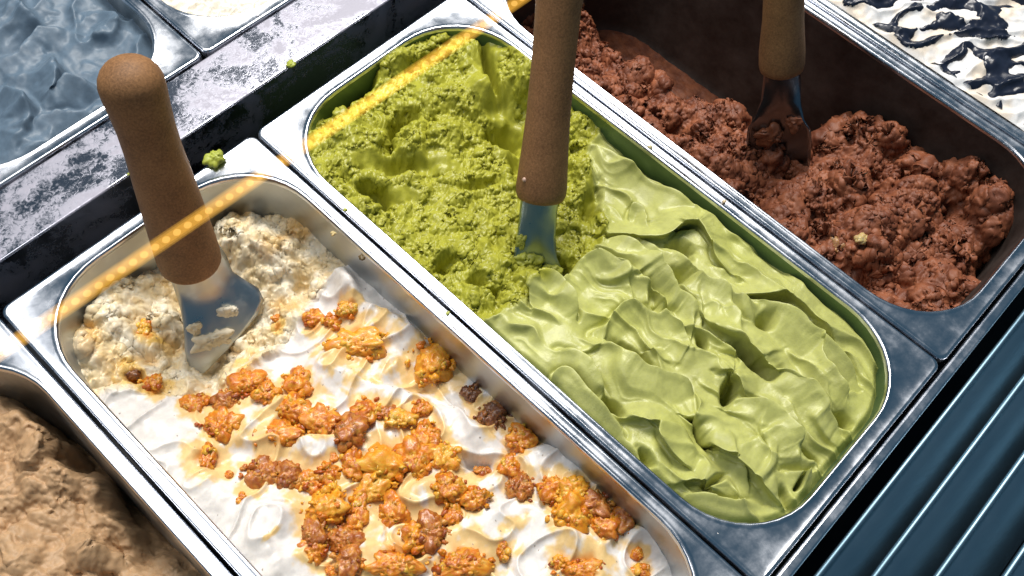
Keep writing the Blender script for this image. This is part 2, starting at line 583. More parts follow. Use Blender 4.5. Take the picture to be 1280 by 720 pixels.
b = N(nt, 'ShaderNodeBump', Strength=0.35, Distance=0.0005); nt.links.new(n1.outputs['Fac'], b.inputs['Height']); nt.links.new(b.outputs['Normal'], p.inputs['Normal'])
p.inputs['Roughness'].default_value = 0.6; p.inputs['Specular IOR Level'].default_value = 0.35
M['handle'] = m
m, nt, p = new_mat('pale_rivet'); p.inputs['Base Color'].default_value = (0.55, 0.36, 0.27, 1); p.inputs['Roughness'].default_value = 0.4
M['rivet'] = m

M['matcha'] = gelato_mat('matcha_gelato', 0.36, 0.12, (1, 0.9, 0.25), 0.0015, 0.22, 1100.0)
M['cream'] = gelato_mat('cream_gelato', 0.30, 0.22, (1, 0.8, 0.6), 0.0020, 0.05, 700.0)
M['choc'] = gelato_mat('chocolate_gelato', 0.55, 0.06, (1, 0.4, 0.2), 0.001, 0.3, 1000.0)
M['coffee'] = gelato_mat('coffee_gelato', 0.55, 0.1, (1, 0.6, 0.3), 0.0015, 0.2, 900.0)
M['blue'] = gelato_mat('blue_gelato', 0.46, 0.06, (0.5, 0.7, 1), 0.0012, 0.2, 600.0, spec=0.4)
M['white'] = gelato_mat('white_gelato', 0.45, 0.15, (1, 0.9, 0.8), 0.0015, 0.15, 800.0)
M['sauce'] = gelato_mat('chocolate_sauce', 0.28, 0.0, (1, 1, 1), 0.001, 0.03, 500.0)
M['crumb'] = gelato_mat('honeycomb_crumb', 0.33, 0.40, (1, 0.5, 0.10), 0.0026, 0.55, 1500.0, coat=0.28, spec=0.5)

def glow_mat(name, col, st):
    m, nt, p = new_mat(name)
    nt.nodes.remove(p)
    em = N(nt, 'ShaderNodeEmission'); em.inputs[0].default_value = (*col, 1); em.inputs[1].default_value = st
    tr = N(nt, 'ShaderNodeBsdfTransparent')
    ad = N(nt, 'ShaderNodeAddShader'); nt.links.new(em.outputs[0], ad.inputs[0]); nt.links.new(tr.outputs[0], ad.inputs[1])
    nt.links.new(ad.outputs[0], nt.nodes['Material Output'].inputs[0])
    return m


M['led'] = glow_mat('reflection_glow', (1.0, 0.50, 0.06), 0.10)  # additive glow imitating the glass reflection; no lamp hangs here
M['glow_dot'] = glow_mat('reflection_dot', (1.0, 0.66, 0.20), 0.15)

# ------------------------------------------------------------------ the case: well, rails, grille
mesh_obj('case_floor', [(-1.5, -1.2, -0.16), (2, -1.2, -0.16), (2, 1.8, -0.16), (-1.5, 1.8, -0.16)], [(0, 1, 2, 3)], M['black'], smooth=False)
tag(bpy.data.objects['case_floor'], kind='structure')


def extrude_profile(name, prof, xa, xb, mat, parent=None, closed=True):
    """prof: list of (y, z); swept along x"""
    n = len(prof)
    v = [(xa, y, z) for y, z in prof] + [(xb, y, z) for y, z in prof]
    f = [(i, (i + 1) % n, n + (i + 1) % n, n + i) for i in range(n if closed else n - 1)]
    if closed:
        f += [tuple(range(n))[::-1], tuple(range(n, 2 * n))]
    o = mesh_obj(name, v, f, mat, parent, smooth=False)
    return o


def rounded(y0, y1, z0, z1, r, n=5):
    """box profile with rounded upper corners"""
    p = [(y0, z0)]
    for i in range(n + 1):
        a = math.pi - i * (math.pi / 2) / n
        p.append((y0 + r + r * math.cos(a), z1 - r + r * math.sin(a)))
    for i in range(n + 1):
        a = math.pi / 2 - i * (math.pi / 2) / n
        p.append((y1 - r + r * math.cos(a), z1 - r + r * math.sin(a)))
    p.append((y1, z0))
    return p


# rear ledge between the two rows of pans
led = extrude_profile('divider_ledge', rounded(0.3895, 0.4285, -0.05, -0.0005, 0.0012), -0.25, 1.0, M['rail'])
tag(led, 'wide frosted steel ledge between the front and rear rows of pans', 'ledge')
fr = extrude_profile('support_rail', rounded(-0.0075, -0.0012, -0.03, -0.0030, 0.0016), -0.25, 1.0, M['steel'])
tag(fr, 'narrow steel rail in front of the pan edges beside the grille', 'rail')
grille = empty('vent_grille', (0.2, -0.05, -0.03))
tag(grille, 'blue-grey steel louvre grille in front of the pans', 'grille')
for i, y in enumerate((-0.0145, -0.0345, -0.0565, -0.0808, -0.106, -0.131, -0.156, -0.181)):
    w = 0.0245
    prof = []
    for k in range(7):      # rounded upper edge
        a = -0.2 + k * (math.pi + 0.2) / 6
        prof.append((y - 0.0016 + 0.0016 * math.cos(a), -0.0048 + 0.0016 * math.sin(a)))
    prof += [(y - 0.0045, -0.0056), (y - w, -0.0098), (y - w, -0.0115), (y - 0.003, -0.0075), (y - 0.0002, -0.0066)]
    o = extrude_profile('slat', prof, -0.25, 1.0, M['slat'], None)
    o.data.polygons.foreach_set('use_smooth', [len(q.vertices) == 4 for q in o.data.polygons])
    o.parent = grille
    o.matrix_parent_inverse = Matrix.Translation(-Vector(grille.location))


# ------------------------------------------------------------------ pans
def rr_loop(xa, xb, ya, yb, r, n=10):
    pts = []
    for cx, cy, a0 in ((xb - r, yb - r, 0), (xa + r, yb - r, 90), (xa + r, ya + r, 180), (xb - r, ya + r, 270)):
        for k in range(n + 1):
            a = math.radians(a0 + 90 * k / n)
            pts.append((cx + r * math.cos(a), cy + r * math.sin(a)))
    return pts


def loft(loops, cap_last=False):
    n = len(loops[0][0])
    v = []; f = []
    for pts, z in loops:
        v += [(x, y, z) for x, y in pts]
    for j in range(len(loops) - 1):
        for i in range(n):
            i2 = (i + 1) % n
            f.append((j * n + i, j * n + i2, (j + 1) * n + i2, (j + 1) * n + i))
    if cap_last:
        f.append(tuple(range((len(loops) - 1) * n, len(loops) * n)))
    return v, f


def make_pan(x0, y0, label, basin_mat, dz=0.0):
    g = 0.0006
    root = empty('gelato_pan', (x0 + W / 2, y0 + L / 2, -0.12))
    tag(root, label, 'pan', 'steel gelato pans in the display case')
    ox, oy = W / 2, L / 2

    def loop(ix, iy, r, z):
        return ([(x, y) for x, y in rr_loop(-ox + ix, ox - ix, -oy + iy, oy - iy, r)], z + 0.12 + dz)
    rim = [loop(g, g, 0.0050, -0.0060), loop(g, g, 0.0050, -0.0030), loop(g + 0.0002, g + 0.0002, 0.0050, -0.0016), loop(g + 0.0006, g + 0.0006, 0.0048, -0.0006), loop(g + 0.0013, g + 0.0013, 0.0045, -0.0001),
           loop(g + 0.0020, g + 0.0022, 0.0045, -0.0002), loop(g + 0.0026, g + 0.0032, 0.0050, -0.0004),
           loop(SIDE - 0.0026, END - 0.0028, RAD + 0.0010, -0.0005), loop(SIDE - 0.0018, END - 0.0018, RAD + 0.0008, -0.0003), loop(SIDE - 0.0010, END - 0.0010, RAD + 0.0004, 0.0002), loop(SIDE - 0.0002, END - 0.0002, RAD, -0.0002),
           loop(SIDE + 0.0003, END + 0.0003, RAD, -0.0012), loop(SIDE + 0.0005, END + 0.0005, RAD, -0.0030)]
    v, f = loft(rim)
    mesh_obj('rim', v, [q[::-1] for q in f], M['steel'], root)
    bas = [loop(SIDE + 0.0005, END + 0.0005, RAD, -0.0030), loop(SIDE + 0.0013, END + 0.0013, RAD, -0.020), loop(SIDE + 0.0045, END + 0.0045, RAD - 0.002, -0.105),
           loop(SIDE + 0.007, END + 0.007, RAD - 0.004, -0.113), loop(SIDE + 0.014, END + 0.014, RAD - 0.01, -0.117)]
    v, f = loft(bas, True)
    mesh_obj('basin', v, [q[::-1] for q in f], basin_mat, root)
    return root


RX = 0.0165     # sideways shift of the rear row
RY = 0.4295
make_pan(-W, 0, 'steel pan of tan coffee gelato at the lower left corner', M['basin'])
make_pan(0, 0, 'steel pan holding the white gelato with orange crumbs', M['basin'])
make_pan(W, 0, 'steel pan holding the green gelato in the middle', M['matcha_basin'])
make_pan(2 * W, 0, 'steel pan with chocolate-smeared inner wall right of the green gelato', M['choc_basin'])
make_pan(3 * W, 0, 'steel pan under the white gelato with black sauce', M['basin'])
make_pan(RX, RY, 'steel pan of blue-grey gelato at the upper left corner', M['basin'])
make_pan(RX + W, RY, 'steel pan behind the ledge holding plain white gelato', M['basin'])

# ------------------------------------------------------------------ matcha gelato
F = Field(W, 0, 0.00042)
X, Y = F.X, F.Y
# where the torn, scooped half ends and the smooth half begins
bl = resample(Uv([(840, 120), (742, 165), (748, 230), (760, 285), (735, 320), (695, 352), (640, 382), (560, 420)], -0.006), 8)
d, sd, t, _, _ = polydist(X, Y, bl)
edge = np.where(sd > 0, -d, d) + 0.0022 * fbm(X / 0.006, Y / 0.006, 41, 3)
rough = sstep(-0.0012, 0.0012, edge)          # 1 = torn half (towards the rear)
base = idw(X, Y, [(420, 190, -.004), (450, 100, -.010), (520, 60, -.006), (590, 50, -.006), (650, 90, -.004), (490, 150, -.012), (540, 110, -.007), (600, 110, -.009),
                  (620, 150, -.022), (650, 160, -.028), (440, 235, -.007), (500, 260, -.014), (560, 220, -.016), (600, 250, -.014), (560, 320, -.010), (620, 340, -.010),
                  (700, 200, -.022), (720, 260, -.014), (725, 150, -.010), (700, 320, -.016), (770, 200, -.013), (790, 240, -.014), (850, 250, -.011), (900, 300, -.009), (760, 330, -.007), (690, 400, -.005),
                  (800, 400, -.007), (900, 420, -.006), (1000, 380, -.009), (1060, 440, -.008), (1080, 500, -.009), (1000, 540, -.006), (900, 560, -.005), (840, 600, -.005), (930, 630, -.006), (780, 540, -.004), (700, 450, -.004), (1040, 560, -.010), (980, 620, -.008)], 3.2, 0.008)
wx = X + 0.0025 * fbm(X / 0.010, Y / 0.010, 5, 3); wy = Y + 0.0025 * fbm(X / 0.010, Y / 0.010, 9, 3)
torn = 0.0100 * (billow(wx / 0.028, wy / 0.028, 11, 2) - 0.45) + 0.0014 * saw(X, Y, 2.2, 0.0062, 1.8, 21)
cr_mask = sstep(-0.15, 0.30, fbm(X / 0.016, Y / 0.016, 77, 3))     # crumbly patches
smooth_h = 0.0022 * fbm(X / 0.03, Y / 0.03, 51, 2)
sa_ = math.radians(-84)
us = X * math.cos(sa_) + Y * math.sin(sa_); vs_ = -X * math.sin(sa_) + Y * math.cos(sa_)
vs_ = vs_ + 0.009 * fbm(X / 0.03, Y / 0.03, 61, 2)
fx, fy = vs_, us
for k, (am, sc) in enumerate(((0.010, 0.045), (0.006, 0.022), (0.0028, 0.010))):      # stirred: warped again and again
    fx, fy = fx + am * fbm(fx / sc, fy / (1.6 * sc), 610 + k, 2), fy + am * fbm(fx / sc, fy / (1.6 * sc), 620 + k, 2)
wv_ = np.abs(np.sin(np.pi * fx / 0.0165)); w2_ = np.abs(np.sin(np.pi * fx / 0.0062 + 2.0 * perlin(X / 0.02, Y / 0.02, 630)))
am_ = sstep(-0.35, 0.25, fbm(X / 0.03, Y / 0.03, 640, 2))
smooth_h = smooth_h + am_ * 0.0054 * ((1 - wv_) ** 1.7 - 0.25) + 0.0009 * (1 - w2_) ** 2.2 * sstep(-0.1, 0.35, fbm(X / 0.025, Y / 0.025, 650, 2)) + 0.00008 * fbm(X / 0.002, Y / 0.002, 67, 2)
F.Z = base + torn * rough + smooth_h * (1 - rough)
F.Z += 0.0025 * np.exp(-(edge / 0.003) ** 2)       # the smooth half stands a little proud where it was cut
F.B = base - 0.002 + 0.8 * smooth_h
for i, (pts, amp, w1, w2) in enumerate([
    ([(735, 168), (760, 185), (800, 215), (850, 245), (890, 270)], .0055, .0110, .0030),
    ([(792, 262), (800, 250), (806, 275), (820, 282)], .0045, .0050, .0014),
    ([(1009, 420), (1022, 454), (1036, 474), (1059, 497), (1073, 490)], .0075, .0080, .0020),
    ([(915, 364), (945, 358), (986, 356), (1009, 371), (1039, 401), (1056, 431)][::-1], .0080, .0090, .0020),
    ([(928, 341), (905, 317), (898, 294), (878, 269), (848, 267), (824, 285), (777, 280), (747, 279)], .0085, .0070, .0018),
    ([(834, 307), (851, 327), (868, 351), (895, 368), (918, 381), (949, 388)], .0080, .0080, .0020),
    ([(932, 374), (959, 388), (992, 408), (1012, 428), (1036, 442), (1069, 468)], .0090, .0085, .0020),
    ([(764, 295), (801, 321), (818, 347), (838, 368), (861, 381), (875, 398)], .0095, .0065, .0018),
    ([(999, 480), (982, 462), (962, 442), (935, 421), (908, 405), (878, 388)], .0090, .0090, .0020),
    ([(972, 454), (996, 480), (1012, 497), (1026, 517), (1049, 534)], .0085, .0095, .0020),
    ([(700, 370), (722, 340), (748, 328), (775, 340), (806, 358), (836, 385)], .0075, .0090, .0018),
    ([(938, 490), (932, 470), (918, 455), (901, 457)], .0080, .0060, .0018),
    ([(922, 501), (942, 511), (965, 524), (982, 548), (996, 564), (1022, 578)], .0090, .0085, .0020),
    ([(750, 427), (767, 450), (791, 470), (814, 480), (844, 484), (865, 497)], .0095, .0090, .0020),
    ([(982, 621), (969, 608), (952, 585), (928, 564), (905, 551), (888, 534), (875, 512), (858, 514)], .0100, .0100, .0022),
    ([(875, 585), (854, 568), (841, 551), (828, 527), (804, 516), (777, 516)], .0085, .0080, .0020),
    ([(901, 632), (898, 608), (881, 591), (861, 590), (844, 598)], .0075, .0060, .0018),
    ([(700, 440), (720, 452), (735, 470), (752, 492)], .0065, .0070, .0018),
    ([(860, 620), (890, 628), (920, 636), (950, 630)], .0050, .0060, .0020),
    ([(985, 590), (1010, 600), (1030, 590)], .0055, .0060, .0018),
    ([(668, 380), (674, 360), (686, 354), (702, 366), (718, 392)], .0085, .0060, .0014),
    ([(744, 415), (764, 408), (787, 388), (824, 398), (841, 388)], .0055, .0080, .0020),
    ([(690, 480), (706, 470), (730, 500), (752, 520), (776, 540)], .0060, .0070, .0018),
]):
    F.fold(pts, -0.003, amp * 1.5, w1 * 1.1, w2 * 0.85, lean=0.6, sink=0.010, seed=i + 1, e=0.0010, rope=0.0011)
for a in [(855, 277, 12, 4, 5, .010), (852, 308, 15, 10, 20, .013), (793, 447, 26, 7, 38, .016), (942, 449, 26, 8, 42, .014), (914, 484, 8, 18, 20, .015), (880, 540, 9, 22, -32, .017),
          (1009, 570, 15, 7, 20, .012), (1053, 522, 13, 7, 20, .012), (965, 374, 22, 6, -8, .010), (764, 507, 16, 6, 30, .012), (844, 344, 14, 8, 20, .011), (878, 426, 5, 10, -20, .010), (814, 374, 4, 12, -30, .009),
          (955, 404, 10, 6, 20, .010), (893, 602, 13, 5, -30, .007), (808, 572, 14, 5, 50, .008),
          (1000, 606, 6, 3, -40, .008), (985, 620, 4, 14, -25, .006)]:
    F.pocket(*a[:5], a[5] * 1.5, p=3, rag=0.34, seed=int(a[0]))
# thinner pulled ribbons between the big folds
rg = np.random.RandomState(12)
for k in range(60):
    if k % 6 == 0: F.B = F.Z.copy() - 0.0006
    px, py = rg.uniform(690, 1060), rg.uniform(270, 610)
    ang = math.radians(rg.normal(40, 14)); cur = rg.normal(0, 0.018)
    pts = [(px, py)]
    for q in range(rg.randint(4, 7)):
        st_ = rg.uniform(10, 15); ang += cur * st_ * 0.5 + rg.normal(0, 0.16)
        px += st_ * math.cos(ang); py += st_ * math.sin(ang); pts.append((px, py))
    x_, y_ = U(*pts[len(pts) // 2], -0.003)
    if not (F.box[0] + 0.008 < x_ < F.box[1] - 0.010 and y_ > F.box[2] + 0.006): continue
    ii = np.argmin(np.abs(F.X[0] - x_)); jj = np.argmin(np.abs(F.Y[:, 0] - y_))
    if rough[jj, ii] > 0.1: continue
    if rg.uniform() < 0.45: pts = pts[::-1]
    F.fold(pts, -0.003, rg.uniform(0.0018, 0.0040), rg.uniform(0.0032, 0.0055), rg.uniform(0.0010, 0.0016), lean=0.6, sink=0.0022, seed=200 + k, e=0.0005, rope=0.0006)
F.soften(4, 1, 0.6 * (1 - rough))
for a in [(613, 82, 5, 34, -18, .012), (632, 150, 24, 14, 5, .016), (650, 185, 12, 26, 5, .012), (446, 104, 26, 9, -30, .013), (418, 130, 20, 9, -40, .012), (490, 160, 7, 24, 15, .012), (508, 140, 18, 8, -20, .009),
          (470, 238, 16, 12, 30, .013), (500, 200, 26, 9, -5, .009), (452, 232, 8, 7, 0, .006), (600, 218, 26, 6, -15, .006), (558, 322, 18, 8, -35, .009), (598, 345, 14, 8, 10, .008), (650, 318, 12, 6, 30, .007), (620, 300, 8, 12, 0, .006),
          (705, 330, 22, 12, 20, .012), (620, 362, 12, 5, 20, .008), (742, 240, 10, 24, 15, .010), (690, 215, 10, 8, 0, .008), (530, 72, 30, 6, -28, .006)]:
    F.pocket(*a[:5], a[5] * 1.5, p=3.0, rag=0.24)
for a in [(515, 172, 24, 22, 0, -.007), (430, 165, 26, 10, -40, -.005), (490, 82, 26, 10, -25, -.006), (592, 115, 40, 22, -20, -.005), (655, 88, 14, 24, -10, -.007), (650, 62, 12, 10, 0, -.004), (640, 205, 14, 10, 0, -.004), (725, 200, 12, 20, 0, -.004), (668, 348, 26, 10, 0, -.006)]:
    F.pocket(*a[:5], a[5] * 1.4, p=2.5, rag=0.35)
F.Z -= 0.005 * (1 - sstep(0, 0.005, F.inside)) * (1 - rough)
slick = np.zeros(X.shape)          # faces scraped smooth by the spatula
for px, py, rx, ry in [(446, 104, 34, 13), (418, 132, 24, 14), (612, 85, 12, 42), (645, 165, 22, 30), (470, 212, 34, 10), (625, 130, 20, 16), (545, 205, 30, 12), (600, 105, 16, 30), (690, 215, 14, 14), (742, 240, 12, 22), (500, 245, 26, 10)]:
    x, y = U(px, py, -0.015)
    xx, yy = U(px + rx, py, -0.015); x2, y2 = U(px, py + ry, -0.015)
    Mi = np.linalg.inv(np.array([[xx - x, x2 - x], [yy - y, y2 - y]]))
    qa = Mi[0, 0] * (X - x) + Mi[0, 1] * (Y - y); qb = Mi[1, 0] * (X - x) + Mi[1, 1] * (Y - y)
    slick = np.maximum(slick, sstep(1.25, 0.75, np.sqrt(qa * qa + qb * qb) + 0.35 * fbm(X / 0.007, Y / 0.007, 808, 3)))
rg_ = rough * (1 - 0.93 * slick)
F.soften(0, 8, slick * rough)
F.granules(0.0100, 0.0030, 801, rg_ * (0.15 + 0.85 * cr_mask))
F.tears(0.0110, 0.0016, 804, rg_, 0.16, 0.20)
F.granules(0.0040, 0.0015, 802, rg_ * (0.10 + 0.90 * cr_mask))
F.tears(0.0040, 0.0011, 805, rg_ * (0.5 + 0.5 * cr_mask), 0.12, 0.2, (1.7, 0.8, 1))
F.granules(0.0018, 0.0006, 803, rg_ * (0.25 + 0.75 * cr_mask))
F.Z = np.where(F.Z > 0.001, 0.001 + 0.6 * (F.Z - 0.001), F.Z)
F.Z = np.minimum(F.Z, -0.0012 + 0.9 * np.maximum(F.inside, 0) + 0.002 * rough * (F.inside > 0.0))
cm = lerp_col((0.46, 0.468, 0.148), (0.37, 0.366, 0.040), rough)
v = 0.5 + 0.5 * fbm(X / 0.012, Y / 0.012, 91, 4)
cm = cm * (0.88 + 0.24 * v)[..., None]
pale = sstep(0.1, 0.5, fbm(X / 0.05, Y / 0.05, 93, 2)) * (1 - rough)
cm = cm * (1 - 0.25 * pale[..., None]) + 0.25 * pale[..., None] * np.array((0.46, 0.48, 0.09))
o = F.build('gelato', M['matcha'], cm)
tag(o, 'green matcha gelato, torn at the rear and in smooth glossy folds at the front', 'gelato', 'gelato flavours')

# ------------------------------------------------------------------ white gelato with honeycomb crumbs
F = Field(0, 0, 0.00045, region=(0, 0.2, 0.02, 0.4))
X, Y = F.X, F.Y
zc = -0.028
bl = resample(Uv([(60, 500), (150, 490), (230, 490), (300, 470), (350, 430), (390, 372), (430, 330), (470, 300)], -0.03), 8)
d, sd, t, _, _ = polydist(X, Y, bl)
edge = np.where(sd > 0, d, -d) + 0.003 * fbm(X / 0.008, Y / 0.008, 141, 3)
crum = sstep(-0.002, 0.002, edge)
if crum[-1, crum.shape[1] // 2] < 0.5: crum = 1 - crum
base = idw(X, Y, [(120, 400, -.026), (90, 420, -.030), (170, 350, -.030), (240, 330, -.036), (300, 290, -.034), (340, 300, -.032), (380, 330, -.036), (400, 370, -.038), (430, 350, -.030), (450, 380, -.030), (290, 400, -.056), (255, 440, -.056), (240, 400, -.056), (200, 400, -.038), (345, 405, -.040),
                  (160, 470, -.030), (200, 560, -.024), (260, 640, -.022), (330, 690, -.020), (330, 500, -.028), (420, 460, -.026), (500, 430, -.032), (540, 470, -.034), (600, 520, -.037), (450, 560, -.025), (520, 620, -.024), (600, 560, -.032), (640, 600, -.030), (700, 590, -.024), (770, 640, -.026), (820, 690, -.028), (600, 680, -.022), (450, 700, -.020), (720, 700, -.022)], 3.0, 0.01)
wx = X + 0.003 * fbm(X / 0.010, Y / 0.010, 105, 3); wy = Y + 0.003 * fbm(X / 0.010, Y / 0.010, 109, 3)
lum = 0.014 * (billow(wx / 0.036, wy / 0.036, 111, 3) - 0.4) + 0.0008 * saw(X, Y, 2.0, 0.006, 1.8, 121)
sa_ = math.radians(-25)
us = X * math.cos(sa_) + Y * math.sin(sa_); vv = -X * math.sin(sa_) + Y * math.cos(sa_) + 0.010 * fbm(X / 0.035, Y / 0.035, 161, 2)
sw = fbm(X / 0.045, Y / 0.045, 152, 2)
sm = 0.0060 * fbm(X / 0.035, Y / 0.035, 151, 2) + 0.0030 * (1 - np.abs(np.sin(7.0 * sw + 3.0 * perlin(vv / 0.03, us / 0.06, 163)))) ** 2.0 + 0.0009 * fbm(X / 0.011, Y / 0.011, 165, 2) + 0.0002 * fbm(X / 0.003, Y / 0.003, 166, 2)
F.Z = base + lum * crum + sm * (1 - crum)
F.B = F.Z - 0.001
for i, (pts, amp, w1, w2) in enumerate([
    ([(425, 345), (450, 385), (490, 405), (520, 430), (540, 470)], .005, .008, .004),
    ([(330, 470), (345, 505), (330, 540), (350, 558), (400, 560), (450, 545)], .005, .009, .003),
    ([(430, 470), (465, 490), (500, 495), (540, 500), (580, 520)], .005, .009, .003),
    ([(480, 530), (520, 510), (560, 520), (600, 540), (630, 565)], .005, .008, .003),
    ([(590, 640), (610, 610), (640, 590), (680, 570), (720, 580), (760, 610), (790, 640)], .006, .012, .004),
    ([(640, 630), (680, 655), (720, 680), (750, 690)], .004, .008, .003),
    ([(290, 610), (320, 650), (370, 650), (400, 630)], .0035, .009, .004),
    ([(450, 640), (470, 660), (470, 690), (500, 700)], .004, .007, .003),
    ([(230, 540), (245, 580), (260, 610), (300, 640)], .003, .008, .004),
    ([(320, 660), (330, 690), (350, 715)], .003, .008, .003),
    ([(500, 640), (520, 620), (550, 610), (570, 600)], .004, .007, .003),
    ([(760, 680), (800, 670), (820, 700)], .004, .007, .003),
    ([(250, 465), (290, 470), (320, 455), (350, 425)], .004, .006, .003),
]):
    F.fold(pts, zc, amp * 1.35, w1 * 1.3, w2 * 1.1, lean=0.4, sink=0.001, seed=i + 31, rag=0.0015, e=0.0030)
for a in [(250, 430, 22, 30, 0, .010), (165, 465, 14, 8, 20, .010), (180, 440, 14, 8, 40, .006), (375, 345, 10, 16, 20, .009), (600, 580, 20, 10, 20, .010), (545, 560, 10, 6, 0, .006), (525, 690, 20, 8, -30, .010), (350, 635, 14, 4, 5, .003)]:
    F.pocket(*a[:5], a[5], z=zc, p=3, rag=0.3)
for a in [(320, 310, 52, 34, 25, -.012), (130, 410, 45, 30, -30, -.006), (200, 385, 14, 18, 0, -.006), (360, 385, 22, 14, 0, -.006), (430, 350, 12, 24, -20, -.008)]:
    F.pocket(*a[:5], a[5], z=zc, p=2.5, rag=0.2)
F.soften(5, 1, 1 - crum)
gm = crum * (0.25 + 0.75 * sstep(-0.2, 0.3, fbm(X / 0.014, Y / 0.014, 171, 3)))
F.granules(0.018, 0.0034, 811, gm)
F.tears(0.014, 0.0024, 814, crum, 0.12, 0.3)
F.granules(0.0055, 0.0007, 812, gm)
F.tears(0.0045, 0.0006, 815, crum, 0.10, 0.3)
F.granules(0.0020, 0.0004, 813, gm)

# honeycomb crumbs: px, py, rx, ry (pixels), tone: o orange, y yellow, b brown, d dark
CR = [
 (391, 400, 13, 12, 'o'), (415, 403, 11, 10, 'o'), (433, 387, 15, 10, 'y'), (449, 432, 40, 20, 'Y'), (541, 455, 31, 34, 'Y'), (371, 482, 18, 22, 'o'), (366, 512, 22, 16, 'o'), (352, 545, 32, 14, 'o'),
 (400, 530, 24, 20, 'o'), (435, 541, 20, 20, 'b'), (459, 516, 18, 17, 'o'), (480, 518, 14, 8, 'b'), (526, 511, 12, 9, 'o'), (502, 526, 18, 11, 'y'), (532, 548, 16, 22, 'o'), (244, 506, 17, 12, 'o'),
 (285, 502, 18, 12, 'b'), (311, 482, 22, 16, 'o'), (334, 493, 14, 12, 'o'), (277, 533, 24, 18, 'o'), (257, 577, 9, 22, 'o'), (287, 594, 7, 5, 'o'), (331, 591, 24, 17, 'b'), (361, 597, 16, 16, 'b'),
 (386, 605, 16, 13, 'o'), (411, 593, 15, 12, 'o'), (440, 583, 14, 18, 'o'), (485, 585, 40, 26, 'Y'), (520, 573, 22, 26, 'o'), (554, 572, 20, 18, 'y'), (590, 492, 12, 9, 'd'), (617, 519, 22, 16, 'd'),
 (652, 550, 15, 20, 'o'), (638, 584, 12, 13, 'o'), (418, 573, 7, 5, 'o'), (603, 592, 10, 10, 'b'), (652, 611, 16, 16, 'b'), (690, 614, 16, 18, 'o'), (716, 614, 16, 16, 'y'), (712, 642, 26, 24, 'Y'),
 (744, 632, 18, 16, 'b'), (755, 658, 20, 20, 'o'), (780, 650, 14, 18, 'b'), (797, 692, 8, 8, 'o'), (800, 714, 11, 9, 'o'), (494, 640, 15, 26, 'o'), (463, 612, 22, 18, 'y'), (560, 612, 22, 18, 'o'),
 (594, 624, 16, 13, 'o'), (567, 645, 12, 16, 'o'), (540, 665, 18, 24, 'b'), (518, 674, 14, 16, 'o'), (494, 706, 32, 14, 'o'), (575, 706, 34, 15, 'o'), (628, 690, 8, 10, 'o'), (726, 713, 28, 10, 'o'),
 (700, 706, 10, 8, 'o'), (410, 635, 27, 24, 'Y'), (393, 668, 14, 16, 'b'), (394, 690, 14, 16, 'o'), (430, 676, 18, 16, 'b'), (435, 702, 15, 18, 'b'), (413, 713, 9, 6, 'o'), (448, 640, 10, 22, 'o'),
 (303, 623, 6, 7, 'o'), (190, 479, 15, 9, 'o'), (160, 462, 13, 9, 'd'), (180, 412, 9, 10, 'y'), (345, 398, 7, 5, 'o'), (442, 660, 9, 10, 'o'),
]
# amber syrup soaked into the white around the crumbs
syr = np.zeros(X.shape); rust = np.zeros(X.shape)
for px, py, rx, ry, tone in CR:
    x, y = U(px, py, zc)
    r = max(rx, ry) / 1258.0 * 0.53
    dd = ((X - x) ** 2 + (Y - y) ** 2)
    syr = np.maximum(syr, np.exp(-dd / (2.3 * r + 0.001) ** 2))
    rust = np.maximum(rust, np.exp(-dd / (1.1 * r) ** 2))
for px, py, rx, ry in [(372, 622, 26, 16), (345, 675, 30, 4), (560, 680, 50, 14), (620, 700, 50, 14), (300, 550, 20, 12), (340, 520, 16, 14), (395, 440, 30, 8), (290, 450, 40, 12), (430, 490, 6, 12), (545, 535, 20, 12), (650, 690, 24, 8), (450, 600, 20, 8), (640, 660, 40, 14), (470, 470, 30, 8)]:
    x, y = U(px, py, zc); k = 1258 / 0.53
    syr = np.maximum(syr, 0.85 * np.exp(-((X - x) * k / (rx * 1.2)) ** 2 - ((Y - y) * k / (ry * 1.6)) ** 2))
ns = 0.5 + 0.5 * fbm(X / 0.009, Y / 0.009, 191, 4)
sy = sstep(0.50, 0.68, syr * (0.35 + 0.95 * ns))
ru = sstep(0.5, 0.9, rust * (0.5 + 0.8 * ns))
white = np.array((0.765, 0.725, 0.685))
beige = lerp_col((0.78, 0.62, 0.36), (0.82, 0.74, 0.58), sstep(0.3, 0.7, 0.5 + 0.5 * fbm(X / 0.012, Y / 0.012, 195, 4)))
cm = white * (1 - crum[..., None]) + beige * crum[..., None]
amber_r = sstep(0.50, 0.74, 0.5 + 0.5 * fbm(X / 0.018, Y / 0.018, 197, 3)) * crum
cm = cm * (1 - 0.62 * amber_r[..., None]) + 0.62 * amber_r[..., None] * np.array((0.66, 0.38, 0.08))
cm = cm * (1 - 0.75 * sy[..., None]) + 0.75 * sy[..., None] * np.array((0.80, 0.50, 0.10))
cm = cm * (1 - 0.8 * ru[..., None]) + 0.8 * ru[..., None] * np.array((0.62, 0.21, 0.015))
spk = worley(X / 0.010, Y / 0.010, 199, 1.0)
cm = np.where(((spk[0] < 0.035) & (spk[2] > 0.55))[..., None], np.array((0.28, 0.22, 0.18)), cm)   # vanilla specks
CZ = F
o = F.build('gelato', M['cream'], cm)
tag(o, 'white gelato streaked with amber syrup under the orange crumbs', 'gelato', 'gelato flavours')


def field_z(F, x, y):
    d2 = (F.X[0] - x); i = int(np.argmin(np.abs(d2)))
    j = int(np.argmin(np.abs(F.Y[:, 0] - y)))
    j0, j1, i0, i1 = max(j - 6, 0), j + 7, max(i - 6, 0), i + 7
    return float(F.Z[j0:j1, i0:i1].mean())


# ---- crumb meshes
import bmesh
_ico = {}


